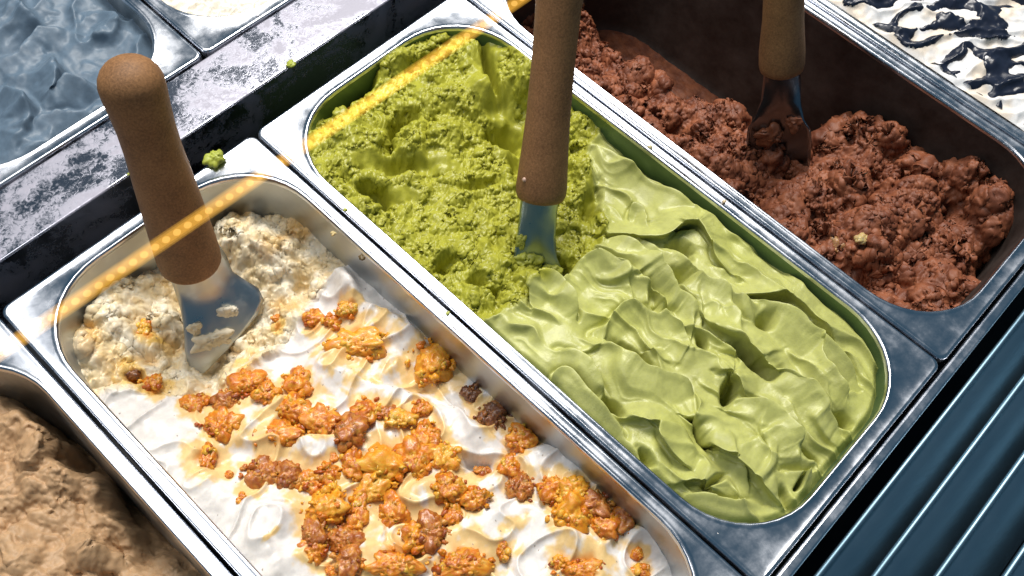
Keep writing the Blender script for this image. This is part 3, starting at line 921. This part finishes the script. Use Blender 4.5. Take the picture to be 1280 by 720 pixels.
def ico(sub):
    if sub not in _ico:
        bm = bmesh.new(); bmesh.ops.create_icosphere(bm, subdivisions=sub, radius=1.0)
        v = np.array([q.co[:] for q in bm.verts]); f = np.array([[w.index for w in q.verts] for q in bm.faces]); bm.free()
        _ico[sub] = (v, f)
    return _ico[sub]


TONE = {'g': ((0.4, 0.4, 0.05),) * 3, 'o': ((0.68, 0.20, 0.008), (0.84, 0.42, 0.04), (0.42, 0.085, 0.005)), 'y': ((0.80, 0.36, 0.025), (0.88, 0.52, 0.09), (0.64, 0.19, 0.010)),
        'Y': ((0.79, 0.31, 0.014), (0.89, 0.49, 0.06), (0.64, 0.18, 0.008)), 'b': ((0.46, 0.13, 0.016), (0.66, 0.30, 0.05), (0.28, 0.062, 0.010)), 'd': ((0.20, 0.065, 0.018), (0.36, 0.14, 0.03), (0.10, 0.03, 0.010))}


def bumps3(P, scale, rg):
    """hemispherical bumps around random points on the surface, absolute size"""
    n = max(8, int(len(P) and 1.7 * np.ptp(P, axis=0).max() ** 2 * 3.2 / scale ** 2))
    pts = P[rg.choice(len(P), min(n, len(P)), replace=False)]
    best = np.full(len(P), 1e9); j = np.zeros(len(P), int)
    for a in range(0, len(pts), 128):
        dd = ((P[:, None, :] - pts[None, a:a + 128]) ** 2).sum(2)
        k = dd.argmin(1); m = dd[np.arange(len(P)), k]
        up = m < best
        best = np.where(up, m, best); j = np.where(up, a + k, j)
    return np.sqrt(np.clip(1 - best / (0.8 * scale) ** 2, 0, 1)), rg.uniform(0, 1, len(pts))[j]


def nodule_mesh(seed, ax, ay, az, tone, n_lump, sub):
    """broken brittle: an irregular granular core with loose granules packed round it"""
    rg = np.random.RandomState(seed)
    v, f = ico(sub)
    lob = np.zeros(len(v))
    for k in range(7 if n_lump > 2 else 3):
        dr = rg.normal(size=3) * (1, 1, 0.6); dr /= np.linalg.norm(dr)
        lob = np.maximum(lob, rg.uniform(0.5, 1.0) * np.exp(-((1 - v @ dr) / rg.uniform(0.06, 0.20))))
    w = 0.42 + 0.62 * lob if tone != 'g' else 0.34 + 0.80 * lob
    P = v * w[:, None] * (ax, ay, az)
    r = min(ax, ay)
    nrm = v / np.array((ax, ay, az)); nrm /= np.linalg.norm(nrm, axis=1)[:, None]
    b1, i1 = bumps3(P, min(0.0034, r * 0.6), rg)
    P = P + nrm * (b1 * (0.4 + 0.9 * i1) * min(0.0022, r * 0.30))[:, None]
    b2, i2 = bumps3(P, min(0.0017, r * 0.32), rg)
    P = P + nrm * (b2 * (0.3 + 0.9 * i2) * min(0.0011, r * 0.16))[:, None]
    A, B, D = (np.array(c) for c in TONE[tone])
    c = A + (B - A) * np.clip(i2 * 1.5 - 0.6, 0, 1)[:, None]
    k = np.clip(i1 * 2.2 - 1.2, 0, 1)[:, None] * 0.8
    c = c * (1 - k) + D * k
    if tone == 'g' or n_lump < 3: return P, f, c
    V = [P]; Fs = [f]; Cs = [c]; off = len(P)
    gv, gf = ico(2)
    n = int(8 + 30 * min(1.0, ax * ay / 0.00014))
    for q in range(n):
        a = rg.uniform(0, 2 * np.pi); rr = math.sqrt(rg.uniform(0.05, 1.25))
        g = rg.uniform(0.0007, 0.0021) * (1.15 if rr < 0.8 else 0.8)
        sh = 1 + 0.30 * np.sin(gv @ rg.normal(size=3) * 2.4 + rg.uniform(0, 6)) + 0.22 * np.sin(gv @ rg.normal(size=3) * 4.2 + rg.uniform(0, 6))
        G = gv * sh[:, None] * g * rg.uniform(0.7, 1.3, 3)
        zz = az * 0.55 * max(0, 1 - rr * rr) + rg.uniform(-0.0003, 0.0009)
        G = G + (ax * 0.95 * rr * math.cos(a), ay * 0.95 * rr * math.sin(a), zz)
        u = rg.uniform(); cc = A + (B - A) * max(0, u * 1.6 - 0.6) if u > 0.22 else D
        V.append(G); Fs.append(gf + off); Cs.append(np.broadcast_to(cc, (len(gv), 3))); off += len(gv)
    return np.vstack(V), np.vstack(Fs), np.vstack(Cs)


CL = {
 3: 'wide flat yellow honeycomb plate right of the spatula blade', 4: 'large upright golden honeycomb chunk against the right pan wall', 27: 'biggest golden cluster in the middle of the white gelato',
 57: 'round yellow honeycomb lump with orange rim at the lower left of the crumbs', 39: 'golden lump in the middle of the cluster at the front right', 20: 'narrow vertical orange streak of crumb at the left of the white gelato',
 22: 'purplish brown honeycomb crumb at the left end of the lower crumb row', 30: 'small dark brown crumb wedged at the right pan wall', 31: 'dark brown crumb lump sunk beside the right pan wall',
 64: 'lone tiny orange crumb on the white left of the yellow lump', 21: 'lone small orange crumb below the vertical streak', 65: 'orange crumb peeking out at the left side of the scooped hollow', 66: 'dark red-brown crumb buried in the scooped hollow',
 67: 'yellow crumb left of the spatula blade', 68: 'tiny orange crumb right of the spatula tip', 43: 'lone small crumb at the front right corner of the white gelato', 0: 'deep orange crumb nearest the spatula blade', 2: 'yellow crumb above the flat honeycomb plate',
 15: 'leftmost orange crumb in the upper crumb row', 12: 'small round orange crumb below the upright golden chunk', 35: 'small brown crumb in the hollow right of the middle', 36: 'round brown crumb left of the front right cluster',
}
LM = {3: 'the flat yellow plate', 4: 'the upright golden chunk', 27: 'the biggest golden cluster', 57: 'the round yellow lump', 39: 'the golden lump at front right', 22: 'the purplish brown crumb', 31: 'the dark lump at the wall', 20: 'the narrow orange streak', 15: 'the leftmost orange crumb', 36: 'the round brown crumb'}
USED = set()
TN = {'o': 'orange', 'y': 'yellow', 'Y': 'golden', 'b': 'brown', 'd': 'dark brown'}
for i, (px, py, rx, ry, tone) in enumerate(CR):
    z0 = zc
    for _ in range(3):
        x, y = U(px, py, z0); z0 = field_z(CZ, x, y)
    k = 0.535 / 1258.0
    ax, ay = rx * k, ry * k
    big = max(rx, ry)
    nl = 9 if big > 26 else (6 if big > 14 else (3 if big > 9 else 1))
    v, f, c = nodule_mesh(100 + i, ax * 1.12, ay * 1.12, min(ax, ay) * (0.80 if tone == 'Y' and i != 3 else 0.50), tone, nl, 4)
    # lay the pixel axes out on the pan
    ang = math.atan2(*(np.array(U(px + 10, py, z0)) - U(px, py, z0))[::-1])
    ca, sa = math.cos(ang), math.sin(ang)
    P = np.stack([v[:, 0] * ca - v[:, 1] * sa, v[:, 0] * sa + v[:, 1] * ca, v[:, 2]], -1)
    o = fast_mesh('honeycomb_crumb', P, f, M['crumb'], c)
    o.location = (x, y, z0 + 0.10 * min(ax, ay))
    label = CL.get(i)
    if not label:
        q = min(LM, key=lambda k: (CR[k][0] - px) ** 2 + (CR[k][1] - py) ** 2)
        dx, dy = px - CR[q][0], py - CR[q][1]
        sect = int(round(math.degrees(math.atan2(-dy, dx)) / 45.0)) % 8
        where = ['right of', 'to the upper right of', 'above', 'to the upper left of', 'left of', 'to the lower left of', 'below', 'to the lower right of'][sect]
        size = 'large' if big > 21 else ('mid-sized' if big > 14 else 'small')
        dist = 'just' if math.hypot(dx, dy) < 55 else 'further'
        for label in (f'{size} {TN[tone]} honeycomb crumb {where} {LM[q]}', f'{size} {TN[tone]} honeycomb crumb {dist} {where} {LM[q]}', f'rough {size} {TN[tone]} honeycomb crumb {dist} {where} {LM[q]}'):
            if label not in USED: break
    USED.add(label)
    tag(o, label, 'crumb', 'honeycomb crumbs on the white gelato')

# ------------------------------------------------------------------ chocolate gelato
F = Field(2 * W, 0, 0.00048, region=(0.3, 0.5, 0.0, 0.36))
X, Y = F.X, F.Y
zc = -0.045
base = idw(X, Y, [(720, 90, -.055), (760, 60, -.060), (780, 130, -.050), (830, 130, -.055), (860, 100, -.075), (880, 180, -.050), (930, 130, -.072), (920, 170, -.056), (970, 210, -.056), (1000, 160, -.075), (1060, 140, -.070), (1040, 190, -.052),
                  (1100, 170, -.045), (1130, 200, -.040), (1160, 190, -.060), (1210, 210, -.036), (1250, 220, -.034), (1240, 260, -.034), (1190, 250, -.036), (1100, 230, -.040), (1060, 280, -.040), (1100, 310, -.040), (1150, 330, -.046), (1210, 330, -.052), (1265, 290, -.075),
                  (1230, 350, -.060), (1170, 375, -.030), (1210, 370, -.032), (1120, 360, -.050), (1000, 250, -.050), (940, 200, -.062), (980, 150, -.080), (1240, 160, -.075)], 3.4, 0.007)
wx = X + 0.004 * fbm(X / 0.014, Y / 0.014, 205, 3); wy = Y + 0.004 * fbm(X / 0.014, Y / 0.014, 209, 3)
# the rear right is dug out down to the floor of the pan
el = resample(Uv([(690, -60), (735, 15), (775, 60), (860, 118), (935, 142), (985, 172), (1030, 168), (1060, 150), (1090, 130)], -0.058), 8)
d, sd, t, _, _ = polydist(X, Y, el)
out = np.where(sd > 0, d, -d) + 0.006 * fbm(X / 0.014, Y / 0.014, 241, 3)
base = base - 0.060 * sstep(-0.002, 0.016, out) * sstep(0.105, 0.14, Y)
F.Z = base + 0.024 * (billow(wx / 0.050, wy / 0.050, 212, 2, 0.5) - 0.42) + 0.0008 * saw(X, Y, 2.4, 0.009, 2.0, 217)
for a in [(1075, 262, 40, 22, 20, -.008), (1225, 230, 40, 30, 20, -.010), (1110, 185, 34, 20, -25, -.010), (1140, 300, 36, 26, 30, -.008), (860, 115, 38, 10, 32, -.006), (900, 165, 32, 16, 20, -.007)]:
    F.pocket(*a[:5], a[5], z=zc, p=2.5, rag=0.3)
for a in [(850, 150, 30, 10, 32, .016), (1170, 205, 14, 12, 0, .014), (1190, 270, 12, 30, -40, .010), (1010, 140, 20, 12, 0, .015), (1255, 320, 18, 30, 20, .020), (1090, 345, 16, 16, 0, .012), (1130, 225, 26, 6, -40, .010)]:
    F.pocket(*a[:5], a[5], z=zc, p=3, rag=0.3)
gm = sstep(-0.2, 0.3, fbm(X / 0.018, Y / 0.018, 218, 3))
F.granules(0.026, 0.0060, 821)
F.tears(0.020, 0.0046, 825, None, 0.10, 0.20)
F.granules(0.010, 0.0018, 822)
F.tears(0.008, 0.0018, 826, None, 0.10, 0.22)
gm = 0.3 + 0.7 * gm
F.granules(0.0048, 0.0011, 823, gm)
F.tears(0.0036, 0.0007, 827, None, 0.14, 0.25)
F.granules(0.0022, 0.0005, 824, gm)
m_ = sstep(-0.098, -0.108, F.Z)
F.DX *= 1 - m_; F.DY *= 1 - m_
F.Z = np.minimum(F.Z, -0.012)
fl_ = -0.1125 + 0.0012 * fbm(X / 0.01, Y / 0.01, 243, 3)
F.Z = np.maximum(F.Z, fl_)
v = 0.5 + 0.5 * fbm(X / 0.010, Y / 0.010, 231, 4)
cm = lerp_col((0.165, 0.050, 0.023), (0.31, 0.105, 0.047), sstep(0.3, 0.75, v))
o = F.build('gelato', M['choc'], cm)
CHOC = F
tag(o, 'dark chocolate gelato broken into rough crumbly lumps', 'gelato', 'gelato flavours')
# a pale nut piece on the chocolate
for i, (px, py, r, lab) in enumerate([(1074, 301, 9, 'pale yellow nut piece stuck to the chocolate gelato'), (1046, 308, 13, 'tan nut half covered by chocolate beside the pale nut')]):
    x, y = U(px, py, -0.035); z = field_z(CHOC, x, y); x, y = U(px, py, z)
    v, f, c = nodule_mesh(700 + i, r * 0.0005, r * 0.0004, r * 0.0004, 'y', 3, 3)
    c = c * 0 + np.array([(0.52, 0.38, 0.16), (0.42, 0.22, 0.09)][i])
    o = fast_mesh('nut_piece', v, f, M['crumb'], c); o.location = (x, y, z + 0.002)
    tag(o, lab, 'nut')

# ------------------------------------------------------------------ coffee gelato, lower left
F = Field(-W, 0, 0.0006, region=(-0.16, 0, 0.15, 0.4))
X, Y = F.X, F.Y
zc = -0.03
base = idw(X, Y, [(0, 530, -.030), (30, 560, -.036), (60, 610, -.034), (0, 600, -.032), (40, 690, -.034), (90, 640, -.040), (100, 590, -.034), (140, 640, -.040), (110, 690, -.034), (160, 700, -.050), (-60, 620, -.03), (-60, 500, -.045)], 3.0, 0.008)
base = base + 0.010 - 0.045 * (1 - sstep(0.000, 0.012, F.box[1] - X - 0.010 * fbm(X / 0.02, Y / 0.02, 305, 2) - 0.006)) * sstep(0.20, 0.27, Y) - 0.012 * (1 - sstep(0.0, 0.010, F.box[1] - X))
wx = X + 0.003 * fbm(X / 0.012, Y / 0.012, 311, 3); wy = Y + 0.003 * fbm(X / 0.012, Y / 0.012, 312, 3)
F.Z = base + 0.016 * (billow(wx / 0.050, wy / 0.050, 313, 2, 0.35) - 0.42) + 0.0014 * saw(X, Y, 0.6, 0.012, 1.9, 314) + 0.0005 * saw(X, Y, 0.9, 0.0050, 1.6, 315) + 0.0003 * fbm(X / 0.003, Y / 0.003, 316, 3)
for i, (pts, amp, w1, w2) in enumerate([([(75, 585), (95, 575), (110, 590), (130, 625), (145, 635)], .008, .006, .003), ([(105, 665), (115, 690), (150, 700), (160, 690)], .007, .009, .003), ([(20, 520), (45, 545), (52, 570), (30, 590)], .007, .010, .004), ([(0, 690), (40, 660), (55, 640)], .006, .009, .004)]):
    F.stroke(pts, zc, amp, w1, w2, lean=0.6, trough=0.6, rag=0.001, seed=i + 61)
F.tears(0.022, 0.0030, 833, None, 0.12, 0.2, (0.7, 1.4, 1))
F.tears(0.007, 0.0008, 834, None, 0.12, 0.25, (0.7, 1.5, 1))
F.granules(0.0045, 0.0007, 832)
v = 0.5 + 0.5 * fbm(X / 0.012, Y / 0.012, 331, 4)
o = F.build('gelato', M['coffee'], lerp_col((0.42, 0.255, 0.13), (0.50, 0.325, 0.18), v))
tag(o, 'tan coffee gelato with torn scraped surface at the lower left', 'gelato', 'gelato flavours')

# ------------------------------------------------------------------ blue-grey gelato, upper left
F = Field(RX, RY, 0.0006, region=(0.0, 0.19, 0.43, 0.56))
X, Y = F.X, F.Y
zc = -0.012
vv = Y - 0.5 * X + 0.012 * fbm(X / 0.03, Y / 0.03, 401, 3)
uu = X + 0.5 * Y
F.Z = -0.014 + 0.006 * fbm(X / 0.04, Y / 0.04, 402, 2) + 0.005 * (1 - np.abs(perlin(vv / 0.026, uu / 0.05, 403))) ** 3 + 0.0010 * saw(X, Y, 1.2, 0.014, 1.6, 404) * sstep(0, 0.3, fbm(X / 0.02, Y / 0.02, 407, 2)) + 0.0004 * fbm(X / 0.004, Y / 0.004, 405, 3)
F.B = F.Z - 0.001
for i, (pts, amp, w1, w2) in enumerate([([(20, 0), (25, 20), (45, 40), (50, 60)], .008, .008, .004), ([(0, 85), (30, 75), (55, 50), (85, 45)], .008, .008, .004), ([(60, 75), (70, 100), (65, 125), (80, 120), (95, 110), (120, 118)], .009, .008, .004), ([(0, 125), (20, 130), (35, 150), (30, 170)], .009, .010, .005), ([(40, 160), (80, 150), (110, 145), (125, 130)], .006, .007, .004), ([(100, 30), (120, 18), (145, 25), (140, 45), (115, 45)], .004, .006, .003)]):
    F.fold(pts, zc, amp * 1.6, w1 * 1.3, w2 * 0.7, lean=0.3, sink=0.007, seed=i + 71, rag=0.002, e=0.0015)
F.soften(6, 2)
F.Z -= 0.006 * (1 - sstep(0, 0.012, F.inside))
F.Z = np.minimum(F.Z, -0.001 + 0.5 * F.inside)
v = 0.5 + 0.5 * fbm(X / 0.02, Y / 0.02, 431, 4)
o = F.build('gelato', M['blue'], lerp_col((0.085, 0.130, 0.180), (0.125, 0.175, 0.230), v))
tag(o, 'slate blue-grey gelato with soft folds at the upper left', 'gelato', 'gelato flavours')

# ------------------------------------------------------------------ plain white gelato in the second rear pan
F = Field(RX + W, RY, 0.0006, region=(0.18, 0.35, 0.43, 0.52))
X, Y = F.X, F.Y
F.Z = -0.010 + 0.003 * saw(X, Y, 1.5, 0.012, 1.6, 501) + 0.0015 * saw(X, Y, 1.1, 0.005, 1.6, 502) + 0.002 * fbm(X / 0.012, Y / 0.012, 503, 3)
o = F.build('gelato', M['white'], lerp_col((0.78, 0.70, 0.56), (0.82, 0.78, 0.70), 0.5 + 0.5 * fbm(X / 0.01, Y / 0.01, 504, 3)))
tag(o, 'plain off-white scraped gelato behind the steel ledge at the top', 'gelato', 'gelato flavours')

# ------------------------------------------------------------------ white gelato with black sauce, upper right
F = Field(3 * W, 0, 0.0008, region=(0.49, 0.66, 0.01, 0.28))
X, Y = F.X, F.Y
uu = X * 0.80 - Y * 0.60; vv = X * 0.60 + Y * 0.80
wu = uu + 0.012 * fbm(X / 0.028, Y / 0.028, 601, 3); wv = vv + 0.010 * fbm(X / 0.026, Y / 0.026, 602, 3)
rid = perlin(wv / 0.013, wu / 0.040, 603)
F.Z = -0.001 + 0.006 * sstep(0, 0.03, F.inside) + 0.0045 * (1 - np.abs(rid)) ** 2 + 0.002 * fbm(X / 0.015, Y / 0.015, 604, 3)
F.Z = np.minimum(F.Z, -0.0005 + 0.8 * F.inside)
cm = lerp_col((0.80, 0.70, 0.58), (0.85, 0.84, 0.83), sstep(0.35, 0.6, 0.5 + 0.5 * fbm(X / 0.02, Y / 0.02, 605, 3)))
o = F.build('gelato', M['white'], cm)
tag(o, 'white gelato under swirls of black chocolate sauce at the upper right', 'gelato', 'gelato flavours')
G = Field(3 * W, 0, 0.0008, region=(0.49, 0.66, 0.01, 0.28))
sm = perlin(wv / 0.0088 + 0.3, wu / 0.030, 611) + 0.40 * fbm(X / 0.009, Y / 0.009, 612, 3) + 0.02
sm = np.where(F.inside < 0.004, sm - 2 * (0.004 - F.inside) / 0.004, sm)
th = np.clip(sm, -0.6, 0.5)
G.Z = F.Z + np.where(th > 0, 0.0020 * np.sqrt(np.clip(th / 0.35, 0, 1)) , 0.006 * th) - 0.0002
G.inside = np.where(sm > -0.15, F.inside - 0.001, -1)
o = G.build('sauce_swirls', M['sauce'], np.broadcast_to(np.array((0.014, 0.019, 0.036)), X.shape + (3,)).copy())
tag(o, 'glossy blue-black chocolate sauce swirled over the white gelato', 'sauce')


# ------------------------------------------------------------------ spatulas
def revolve(prof, n=28):
    v = []; f = []
    for r, z in prof:
        for k in range(n):
            a = 2 * math.pi * k / n
            v.append((r * math.cos(a), r * math.sin(a), z))
    for j in range(len(prof) - 1):
        for k in range(n):
            f.append((j * n + k, j * n + (k + 1) % n, (j + 1) * n + (k + 1) % n, (j + 1) * n + k))
    f.append(tuple(range(n))[::-1]); f.append(tuple(range((len(prof) - 1) * n, len(prof) * n)))
    return v, f


def blade_mesh(sect, thick, curve, n=14):
    """sect: list of (z, half width, forward offset, dish); a dished plate"""
    v = []; f = []
    for z, hw, off, dish, *cx in sect:
        cx = cx[0] if cx else 0.0
        for side in (1, -1):
            for k in range(n + 1):
                s = -1 + 2 * k / n
                v.append((cx + hw * s, off + dish * (s * s) + side * thick / 2 * (1 - 0.7 * s * s), z))
    row = 2 * (n + 1)
    for j in range(len(sect) - 1):
        a = j * row; b = a + row
        for k in range(n):
            f.append((a + k, b + k, b + k + 1, a + k + 1))
            f.append((a + n + 1 + k, a + n + 2 + k, b + n + 2 + k, b + n + 1 + k))
        f.append((a, a + n + 1, b + n + 1, b)); f.append((a + n, b + n, b + 2 * n + 1, a + 2 * n + 1))
    return v, f


def make_spatula(base, top, prof, sect, thick, label, twist=0.0, rivet=None, bm_='blade', smears=()):
    base = Vector(base); top = Vector(top)
    z = (top - base).normalized()
    y = Vector(CAM) - base; y = (y - y.dot(z) * z).normalized()
    x = y.cross(z).normalized()
    R = Matrix((x, y, z)).transposed().to_4x4() @ Matrix.Rotation(twist, 4, 'Z')
    root = empty('gelato_spatula')
    root.matrix_world = Matrix.Translation(base) @ R
    tag(root, label, 'spatula', 'gelato spatulas')
    v, f = revolve(prof); h = mesh_obj('handle', v, f, M['handle'], root)
    v, f = blade_mesh(sect, thick, 0); mesh_obj('blade', v, f, M[bm_], root)
    for sx, sz, hw, hh, y0, col in smears:
        v_, f_, c_ = nodule_mesh(int(1e5 * abs(sz)) + 7, hw, hh, 0.0016, 'g', 6, 4)
        sm_ = fast_mesh('gelato_smear', np.stack([v_[:, 0] + sx, v_[:, 2] + y0, v_[:, 1] + sz], -1), f_[:, ::-1], M['white'], c_ * 0 + np.array(col))
        sm_.parent = root
    if rivet:
        rr, zz, aa = rivet
        bm = bmesh.new(); bmesh.ops.create_uvsphere(bm, u_segments=12, v_segments=8, radius=0.0013)
        me = bpy.data.meshes.new('rivet'); bm.to_mesh(me); bm.free(); me.materials.append(M['rivet'])
        o = bpy.data.objects.new('rivet', me); C.objects.link(o); o.parent = h
        o.location = (rr * math.cos(aa), rr * math.sin(aa), zz)
    return root


def cap(r, z, n=7):
    return [(r * math.cos(a), z + r * 0.92 * math.sin(a)) for a in np.linspace(0.12, math.pi / 2 - 0.02, n)]


b1, t1 = U3(238, 327, 0.0), U3(160, 92, 0.115)
l1 = (t1 - b1).length
prof1 = [(0.0125, -0.003), (0.0150, -0.0022), (0.0162, 0.0), (0.0165, 0.006), (0.0160, 0.018), (0.0152, 0.038), (0.0142, 0.06), (0.0134, 0.075), (0.0133, 0.088), (0.0139, l1 - 0.018), (0.0146, l1 - 0.010)] + cap(0.0147, l1 - 0.006)
sect1 = [(0.003, 0.0150, 0, -0.007, -0.001), (-0.009, 0.0158, 0, -0.007, -0.003), (-0.020, 0.0160, 0.001, -0.005, -0.0035), (-0.026, 0.0185, 0.002, -0.003, -0.006), (-0.031, 0.0215, 0.004, -0.001, -0.0085), (-0.036, 0.0225, 0.007, 0.001, -0.0085), (-0.042, 0.0205, 0.010, 0.001, -0.005),
         (-0.048, 0.0165, 0.014, 0.001, 0.001), (-0.055, 0.0105, 0.018, 0.001, 0.008), (-0.062, 0.0050, 0.021, 0.0, 0.014), (-0.066, 0.0015, 0.022, 0.0, 0.018)]
make_spatula(b1, t1, prof1, sect1, 0.0024, 'gelato spatula with long brown handle and flared steel blade in the white gelato', 0.0, smears=((0.002, -0.047, 0.014, 0.006, 0.0145, (0.74, 0.64, 0.46)), (-0.012, -0.036, 0.007, 0.004, 0.0085, (0.78, 0.70, 0.55)), (0.009, -0.040, 0.004, 0.008, 0.0098, (0.74, 0.62, 0.42))))

b2 = U3(676, 243, 0.020); t2 = U3(699, 0, 0.105)
d2 = (t2 - b2).normalized(); t2 = b2 + d2 * 0.125
prof2 = [(0.0105, -0.0025), (0.0128, -0.0015), (0.0137, 0.001), (0.0139, 0.005), (0.0134, 0.012), (0.0124, 0.028), (0.0116, 0.045), (0.0112, 0.075), (0.0116, 0.1), (0.0128, 0.112)] + cap(0.0130, 0.113)
sect2 = [(0.003, 0.0102, 0, -0.004), (-0.012, 0.0104, 0, -0.004), (-0.026, 0.0106, 0, -0.003), (-0.036, 0.0120, 0, 0.0022), (-0.044, 0.0160, -0.001, 0.002), (-0.054, 0.0190, -0.002, 0.002), (-0.075, 0.0200, -0.004, 0.002)]
make_spatula(b2, t2, prof2, sect2, 0.0024, 'gelato spatula with brown handle leaning out of the green gelato', 0.1, rivet=(0.0133, 0.011, math.radians(40)), bm_='blade_green', smears=((0.004, -0.040, 0.009, 0.008, 0.0015, (0.36, 0.37, 0.05)), (-0.006, -0.046, 0.009, 0.007, 0.0012, (0.38, 0.39, 0.06)), (0.008, -0.029, 0.003, 0.005, 0.0, (0.40, 0.40, 0.06))))

b3 = U3(977, 82, 0.012); t3 = U3(985, -160, 0.12)
d3 = (t3 - b3).normalized(); t3 = b3 + d3 * 0.125
prof3 = [(0.0110, -0.0035), (0.0130, -0.002), (0.0137, 0.002), (0.0137, 0.010), (0.0131, 0.018), (0.0121, 0.030), (0.0115, 0.055), (0.0118, 0.08), (0.0128, 0.105)] + cap(0.0138, 0.112)
sect3 = [(0.003, 0.0108, 0, -0.004), (-0.012, 0.0112, 0, -0.004), (-0.026, 0.0120, 0, -0.002), (-0.036, 0.0150, -0.001, 0.004), (-0.044, 0.0195, -0.002, 0.005), (-0.054, 0.0205, -0.003, 0.005), (-0.072, 0.0200, -0.005, 0.004), (-0.085, 0.018, -0.006, 0.003)]
make_spatula(b3, t3, prof3, sect3, 0.0024, 'gelato spatula with dark blade standing in the chocolate gelato', -0.1, bm_='blade_dark', smears=((0.004, -0.050, 0.012, 0.008, 0.0012, (0.24, 0.08, 0.035)), (-0.009, -0.040, 0.005, 0.009, 0.0020, (0.22, 0.07, 0.03))))

# ------------------------------------------------------------------ LED strip mirrored in the case glass: reflection built as glowing mesh
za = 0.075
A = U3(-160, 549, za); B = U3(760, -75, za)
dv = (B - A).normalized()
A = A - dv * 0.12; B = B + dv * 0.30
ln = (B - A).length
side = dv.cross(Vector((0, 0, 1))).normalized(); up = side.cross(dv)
strip = empty('led_reflection', (A + B) / 2)
tag(strip, 'golden glass reflection of an LED strip, built as a glowing strip above the pans', 'reflection')
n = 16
for nm, r in (('outer_glow', 0.0040), ('inner_glow', 0.0032), ('core', 0.0022)):  # nested emissive shells imitate the soft edge of the reflection
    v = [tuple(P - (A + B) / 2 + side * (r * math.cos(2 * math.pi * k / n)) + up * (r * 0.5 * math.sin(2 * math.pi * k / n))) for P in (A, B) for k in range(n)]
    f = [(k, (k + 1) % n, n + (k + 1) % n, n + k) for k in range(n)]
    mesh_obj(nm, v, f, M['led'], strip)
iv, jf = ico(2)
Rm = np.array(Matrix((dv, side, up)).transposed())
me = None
for k in range(int(ln / 0.0058)):  # glowing ellipsoids added for the brighter dots of the reflection
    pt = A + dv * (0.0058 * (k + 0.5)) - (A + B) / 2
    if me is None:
        o = mesh_obj('reflection_dot', (iv * (0.0019, 0.0017, 0.0010)) @ Rm.T, jf, M['glow_dot'], strip); me = o.data
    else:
        o = bpy.data.objects.new('reflection_dot', me); C.objects.link(o); o.parent = strip
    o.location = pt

# ------------------------------------------------------------------ small spilled bits on the steel
for i, (px, py, r, z, lab) in enumerate([(270, 198, 13, 0.001, 'green gelato crumb on the rear rim beside the white gelato'), (364, 82, 7, 0.0005, 'small green crumb on the edge of the frosted ledge'), (162, 218, 3, 0.0005, 'tiny green crumb on the ledge beside the leaning handle')]):
    x, y = U(px, py, z)
    v, f, c = nodule_mesh(900 + i, r * 0.00048, r * 0.00040, r * 0.00020, 'g', 6, 4)
    c = c * 0 + np.array((0.38, 0.42, 0.06))
    o = fast_mesh('gelato_crumb', v, f, M['matcha'], c); o.location = (x, y, z + r * 0.0001)
    tag(o, lab, 'crumb', 'green crumbs spilled on the steel')
SP = [(982, 664, 6, 3), (961, 699, 3, 2.5), (897, 667, 4, 4), (948, 659, 2, 1.5), (1025, 620, 3, 2), (1122, 389, 4, 3)]
for i, (px, py, a, b) in enumerate(SP):
    x, y = U(px, py, -0.001)
    v, f = ico(2)
    P = v * np.array((a * 0.0004, b * 0.0004, 0.0004)) * (1 + 0.25 * np.sin(5 * v[:, :1] + i))
    c = np.zeros((len(v), 3)) + (np.array((0.75, 0.72, 0.70)) if i < 5 else np.array((0.62, 0.36, 0.2)))
    o = fast_mesh('dried_drop', P, f, M['white'], c); o.location = (x, y, -0.0009)
    tag(o, ['long curved white drip on the front rim of the green gelato pan', 'white drop nearest the outer edge of the front rim', 'white drop at the left corner of the green pan rim', 'tiny white fleck above the long drip on the rim', 'small white drop high on the front rim of the green pan'][i] if i < 5 else 'small brown drop on the front rim of the chocolate pan', 'drop', 'dried drops on the steel rims')

FL = [(417, 292, 4, (0.62, 0.48, 0.22), 'pale yellow fleck on the right rim of the white gelato pan'), (452, 322, 5, (0.12, 0.08, 0.03), 'dark brown fleck on the inner edge of the white gelato pan'),
      (432, 262, 3, (0.38, 0.40, 0.06), 'tiny green fleck on the left rim of the green pan'), (560, 392, 3, (0.40, 0.42, 0.08), 'small green smear fleck between the white and green pans'),
      (812, 184, 4, (0.60, 0.52, 0.30), 'beige fleck on the rim between green and chocolate'), (905, 252, 3, (0.55, 0.42, 0.25), 'tan fleck on the rim right of the green folds'), (322, 19, 3, (0.8, 0.78, 0.8), 'white ice fleck on the frosted ledge')]
for i, (px, py, r, c, lab) in enumerate(FL):
    x, y = U(px, py, 0.0)
    v, f, cc = nodule_mesh(950 + i, r * 0.00042, r * 0.00036, r * 0.00018, 'g', 6, 3)
    o = fast_mesh('gelato_fleck', v, f, M['white'], cc * 0 + np.array(c)); o.location = (x, y, 0.0002)
    tag(o, lab, 'fleck', 'dried flecks on the steel')
